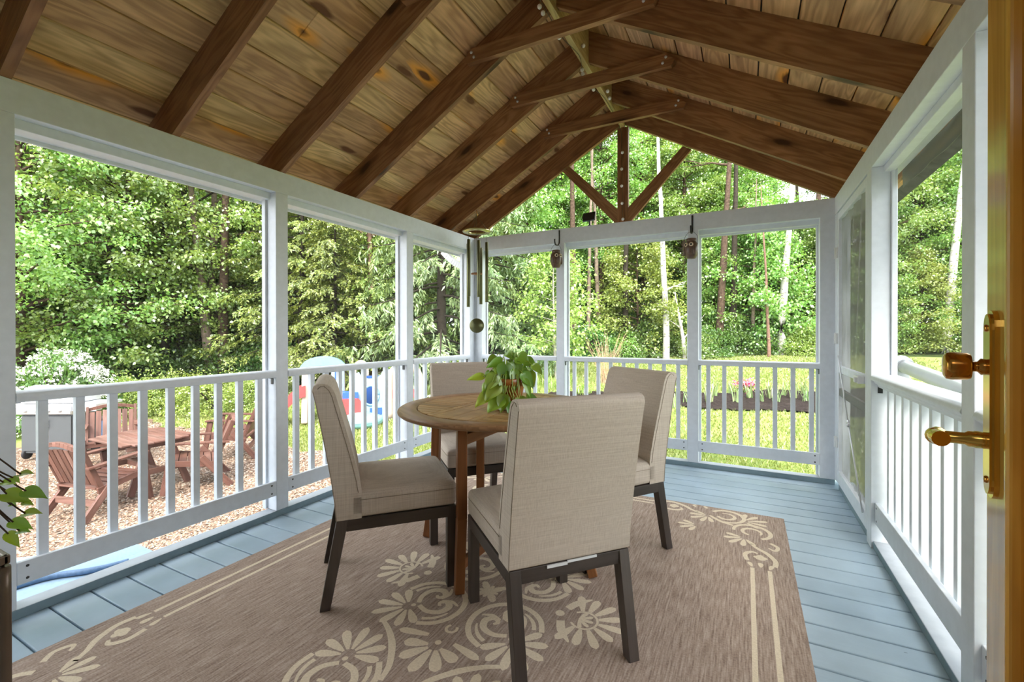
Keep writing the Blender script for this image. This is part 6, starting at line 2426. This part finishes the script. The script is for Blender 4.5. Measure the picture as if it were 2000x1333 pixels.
trunk_tree(1148, 18.4, 11.5, 0.085, 0.25, 'bark_pale', 'thin pale trunk behind the dry shrub', seed=10)
trunk_tree(1172, 18.9, 11.5, 0.10, -0.5, 'bark_pale', 'pale leaning trunk right of the thin pale one', seed=11)
trunk_tree(1222, 18.2, 12, 0.12, 0.1, 'bark_dark', 'dark trunk behind the middle far railing', seed=12)
trunk_tree(1546, 23.0, 13, 0.17, 0.2, 'bark_birch', 'second white birch further back, seen over the far beam', seed=13, name='birch')
trunk_tree(1568, 21.0, 9.0, 0.16, -0.35, 'bark_dark', 'broken dark trunk standing against the white sky', seed=14)
trunk_tree(413, 13.6, 9.5, 0.14, -0.95, 'bark_pale', 'pale leaning trunk behind the hedge bushes', seed=15, limbs=[(3.8, 3.0, 1.2, 0.5)])
trunk_tree(434, 13.6, 11, 0.14, 0.2, 'bark_brown', 'straight brown trunk next to the pale leaning one', seed=16)
trunk_tree(322, 13.8, 9, 0.15, 0.1, 'bark_dark', 'thick dark trunk left of the pale leaning one', seed=17, limbs=[(2.8, 2.6, 1.5, 1.2)])
trunk_tree(352, 14.0, 12, 0.11, 0.3, 'bark_dark', 'dark forked trunk high between the maples', seed=18, limbs=[(6.0, 0.4, 2.0, 0.9), (6.4, 2.7, 2.0, 0.5), (4.2, 2.6, 1.0, 0.4)])
trunk_tree(216, 13.0, 9, 0.13, 0.0, 'bark_dark', 'dark trunk deep behind the white flowering bush', seed=19)
trunk_tree(500, 17.5, 9, 0.12, -0.2, 'bark_dark', 'thin dark trunk left of the second left post', seed=20)
trunk_tree(733, 14.0, 8.5, 0.12, -0.35, 'bark_pink', 'bare reddish trunk with dead branches among the hemlocks', seed=21, name='dead_tree', limbs=[(3.4, 2.9, 1.3, 0.1), (3.9, 0.2, 1.1, 0.25), (4.6, 2.6, 1.5, 0.5), (5.2, 0.3, 1.5, 0.4), (6.0, 2.5, 1.6, 0.7), (6.6, 0.5, 1.4, 0.8), (2.6, 0.1, 0.9, 0.0), (2.2, 3.0, 0.9, -0.1)])
trunk_tree(1848, 16.2, 9.5, 0.15, 1.0, 'bark_birch', 'birch seen through the right screen, leaning right', seed=22, name='birch')
trunk_tree(1790, 18.5, 10, 0.13, 0.4, 'bark_dark', 'dark trunk seen through the right screen', seed=23)
# the pale bush-like tree left of the left far post
trunk_tree(1086, 13.6, 4.3, 0.045, -0.1, 'twig_white', 'small pale-leaved tree with a thin white stem, beside the left owl lantern', seed=24, name='ornamental_tree', crown=True, cb=1.0, R=1.25, leaf='leaf_lime')

# shrubs along the edge of the woods
for i, (u, t, b, lf, s) in enumerate(((110, 12.8, B1, 'leaf_deep', 1.1), (205, 13.2, B1, 'leaf_deep', 1.25), (300, 13.6, B1, 'leaf_deep', 1.2), (385, 14.0, B1, 'leaf_deep', 1.1), (470, 14.2, B1, 'leaf_deep', 1.2), (540, 14.0, B1, 'leaf_deep', 1.0), (40, 12.6, B1, 'leaf_deep', 1.3), (160, 15.5, B1, 'leaf_deep', 1.6), (350, 16.0, B1, 'leaf_deep', 1.5), (250, 15.8, B1, 'leaf_deep', 1.6), (450, 16.5, B1, 'leaf_deep', 1.4), (60, 16, B1, 'leaf_deep', 1.7))):
    x, y, z = at(u, t)
    plant(b, 'shrub', (x, y, z), lab_for(u, t, 'dark green shrub'), 'shrub', lab_for(u, t, 'dark green shrub'), rs.uniform(0, 6), s, lf, None, ('stems', 'foliage'))
for u, t, lf, s in ((1010, 17.5, 'leaf_deep', 1.0), (1080, 18.2, 'leaf_deep', 1.0), (1150, 18.0, 'leaf_deep', 1.1), (1215, 18.2, 'leaf_maple', 0.9), (1265, 18.4, 'leaf_deep', 1.1), (1360, 17.6, 'leaf_maple', 0.8), (1385, 17.8, 'leaf_deep', 0.9), (1450, 18.2, 'leaf_deep', 1.0), (1560, 17.4, 'leaf_lime', 0.8), (1600, 17.6, 'leaf_maple', 1.0), (1490, 18.6, 'leaf_deep', 1.2), (1180, 20, 'leaf_deep', 1.5), (1320, 20.0, 'leaf_deep', 1.5), (1420, 20.5, 'leaf_deep', 1.4), (1540, 19.8, 'leaf_deep', 1.3), (1070, 20.5, 'leaf_deep', 1.6), (1250, 20.5, 'leaf_deep', 1.5), (950, 17.8, 'leaf_deep', 1.2), (1690, 17.5, 'leaf_maple', 1.0), (1760, 17.2, 'leaf_lime', 0.9), (1830, 17.2, 'leaf_maple', 1.0), (1900, 16.8, 'leaf_deep', 1.1)):
    x, y, z = at(u, t)
    plant(B1, 'shrub', (x, y, z), lab_for(u, t, 'leafy shrub'), 'shrub', lab_for(u, t, 'leafy shrub'), rs.uniform(0, 6), s, lf, None, ('stems', 'foliage'))
# bright hedge bushes beyond the patio
for i, (u, t, s, lab) in enumerate(((262, 10.7, (1.0, 1.0, 0.85), 'yellow-green bush right of the white flowering bush'), (335, 10.9, (0.85, 0.85, 0.83), 'yellow-green bush second from the white flowering bush'), (420, 10.8, (0.95, 0.95, 0.80), 'yellow-green bush behind the chair at the lawn edge'), (485, 11.0, (0.7, 0.7, 0.70), 'yellow-green bush nearest the second left post'))):
    x, y, z = at(u, t)
    plant(B3, 'hedge_bush', (x, y, z), lab, 'bush', None, i * 1.3, s, 'leaf_lime', None, ('stems', 'foliage'))
# white flowering bush behind the grill
x, y, z = at(118, 9.6)
vb = plant(B3, 'flowering_bush', (x, y, z), 'white flowering bush behind the gas grill', 'bush', None, 0.3, (1.05, 0.95, 1.52), 'leaf_deep', None, ('stems', 'foliage'))
rg = np.random.default_rng(77)
Vb, Fb = [], []
P, D, Nn = [], [], []
for k in range(330):
    a, ct = rg.uniform(0, 2 * PI), rg.uniform(-0.05, 1)
    s_ = math.sqrt(1 - ct * ct)
    c = np.array([math.cos(a) * s_ * 1.0, math.sin(a) * s_ * 1.0, abs(ct) * 1.03]) * rg.uniform(0.93, 1.06)
    m_ = 16
    off = rg.normal(0, 1, (m_, 3)) * np.array([0.038, 0.038, 0.018])
    P.append(c[None] + off)
    D.append(unit(rg.normal(0, 1, (m_, 3)) * np.array([1, 1, 0.3])))
    Nn.append(unit(np.array([0, 0, 1.0])[None] + c[None] * 0.6 + rg.normal(0, 0.3, (m_, 3))))
P, D, Nn = np.concatenate(P), np.concatenate(D), np.concatenate(Nn)
n = len(P)
me = np_mesh('blossom', quads(P, D, Nn, np.full(n, 0.05), np.full(n, 0.045)), np.arange(4 * n).reshape(-1, 4), 'petal_white')
o = link_mesh(me, 'blossom', vb)
o['kind'] = 'stuff'
# dry twiggy shrub
x, y, z = at(1180, 12.6)
rg = np.random.default_rng(31)
paths, radii = [], []
for k in range(80):
    a = rg.uniform(0, 2 * PI)
    sp_ = rg.uniform(0.1, 0.6)
    h = rg.uniform(0.7, 1.5)
    b = np.array([rg.normal(0, 0.07), rg.normal(0, 0.07), 0])
    t_ = np.linspace(0, 1, 5)
    paths.append(np.stack([b[0] + sp_ * math.cos(a) * t_ ** 1.3 + rg.normal(0, 0.012, 5), b[1] + sp_ * math.sin(a) * t_ ** 1.3 + rg.normal(0, 0.012, 5), h * t_], 1))
    radii.append(np.linspace(0.005, 0.002, 5))
tv, tf = tubes_np(paths, radii, 4)
o = link_mesh(np_mesh('dry_shrub', tv, tf, 'twig_tan'), 'dry_shrub', None, (x, y, z))
tag(o, 'dry tan twiggy shrub behind the middle far railing', 'shrub')


# irises and lilies in the bed
def blades(seed, n, h, w, spread, mat='leaf_iris', arch=0.2):
    rg = np.random.default_rng(seed)
    V, F = [], []
    for k in range(n):
        a = rg.uniform(0, 2 * PI)
        b = np.array([rg.normal(0, spread * 0.3), rg.normal(0, spread * 0.3), 0])
        d = np.array([math.cos(a), math.sin(a), 0])
        s = np.array([-d[1], d[0], 0])
        hh = h * rg.uniform(0.6, 1.1)
        out_ = rg.uniform(0.1, 1.0) * spread
        o = len(V)
        for i in range(5):
            t = i / 4
            p = b + d * out_ * t ** 1.6 + np.array([0, 0, hh * (t - arch * t ** 3)])
            ww = w * (1 - t ** 2) * 0.5 + 0.001
            V += [p - s * ww, p + s * ww]
        for i in range(4):
            F.append((o + 2 * i, o + 2 * i + 1, o + 2 * i + 3, o + 2 * i + 2))
    return np_mesh('leaves', V, F, mat)


IR = [blades(41, 11, 0.50, 0.034, 0.16), blades(42, 9, 0.46, 0.034, 0.20), blades(43, 14, 0.52, 0.034, 0.18)]
LILY = blades(44, 46, 0.55, 0.016, 0.38, 'leaf_lime', 0.55)
k = 0
for u, t in ((1318, 9.5), (1342, 9.8), (1382, 9.8), (1397, 10.4), (1428, 10.6), (1442, 9.7), (1462, 10.1), (1486, 9.7), (1502, 10.0), (1518, 9.6), (1532, 10.2), (1552, 9.9), (1566, 10.3), (1574, 9.6), (1604, 10.0), (1255, 10.0), (1228, 10.3), (1292, 10.2)):
    x, y, z = at(u, t)
    o = link_mesh(IR[k % 3], 'iris_plant', None, (x, y, z))
    o.rotation_euler = (0, 0, k * 1.1)
    tag(o, 'clump of pale iris leaves in the mulch bed', 'plant', 'iris clumps in the mulch bed')
    k += 1
for u, t in ((1052, 12.8), (1072, 12.2), (1118, 12.6), (1140, 11.2), (1030, 11.6), (1008, 13.0)):
    x, y, z = at(u, t)
    o = link_mesh(LILY, 'lily_plant', None, (x, y, z))
    o.rotation_euler = (0, 0, k * 1.7)
    tag(o, 'arching lily clump on the lawn behind the far left railing', 'plant', 'lily clumps behind the far left railing')
    k += 1
x, y, z = at(1456, 10.75)
pf = empty('azalea', (x, y, z), 'small pink azalea in the mulch bed', 'flower')
rg = np.random.default_rng(51)
n = 260
P = rg.normal(0, 1, (n, 3)) * np.array([0.11, 0.11, 0.05]) + np.array([0, 0, 0.22])
me = np_mesh('petals', quads(P, unit(rg.normal(0, 1, (n, 3))), unit(rg.normal(0, 0.5, (n, 3)) + np.array([0, 0, 1])), np.full(n, 0.05), np.full(n, 0.045)), np.arange(4 * n).reshape(-1, 4), 'petal_pink')
link_mesh(me, 'petals', pf)
n = 200
P = rg.normal(0, 1, (n, 3)) * np.array([0.10, 0.10, 0.06]) + np.array([0, 0, 0.12])
me = np_mesh('leaves', quads(P, unit(rg.normal(0, 1, (n, 3))), unit(rg.normal(0, 0.5, (n, 3)) + np.array([0, 0, 1])), np.full(n, 0.05), np.full(n, 0.03)), np.arange(4 * n).reshape(-1, 4), 'leaf_deep')
link_mesh(me, 'leaves', pf)
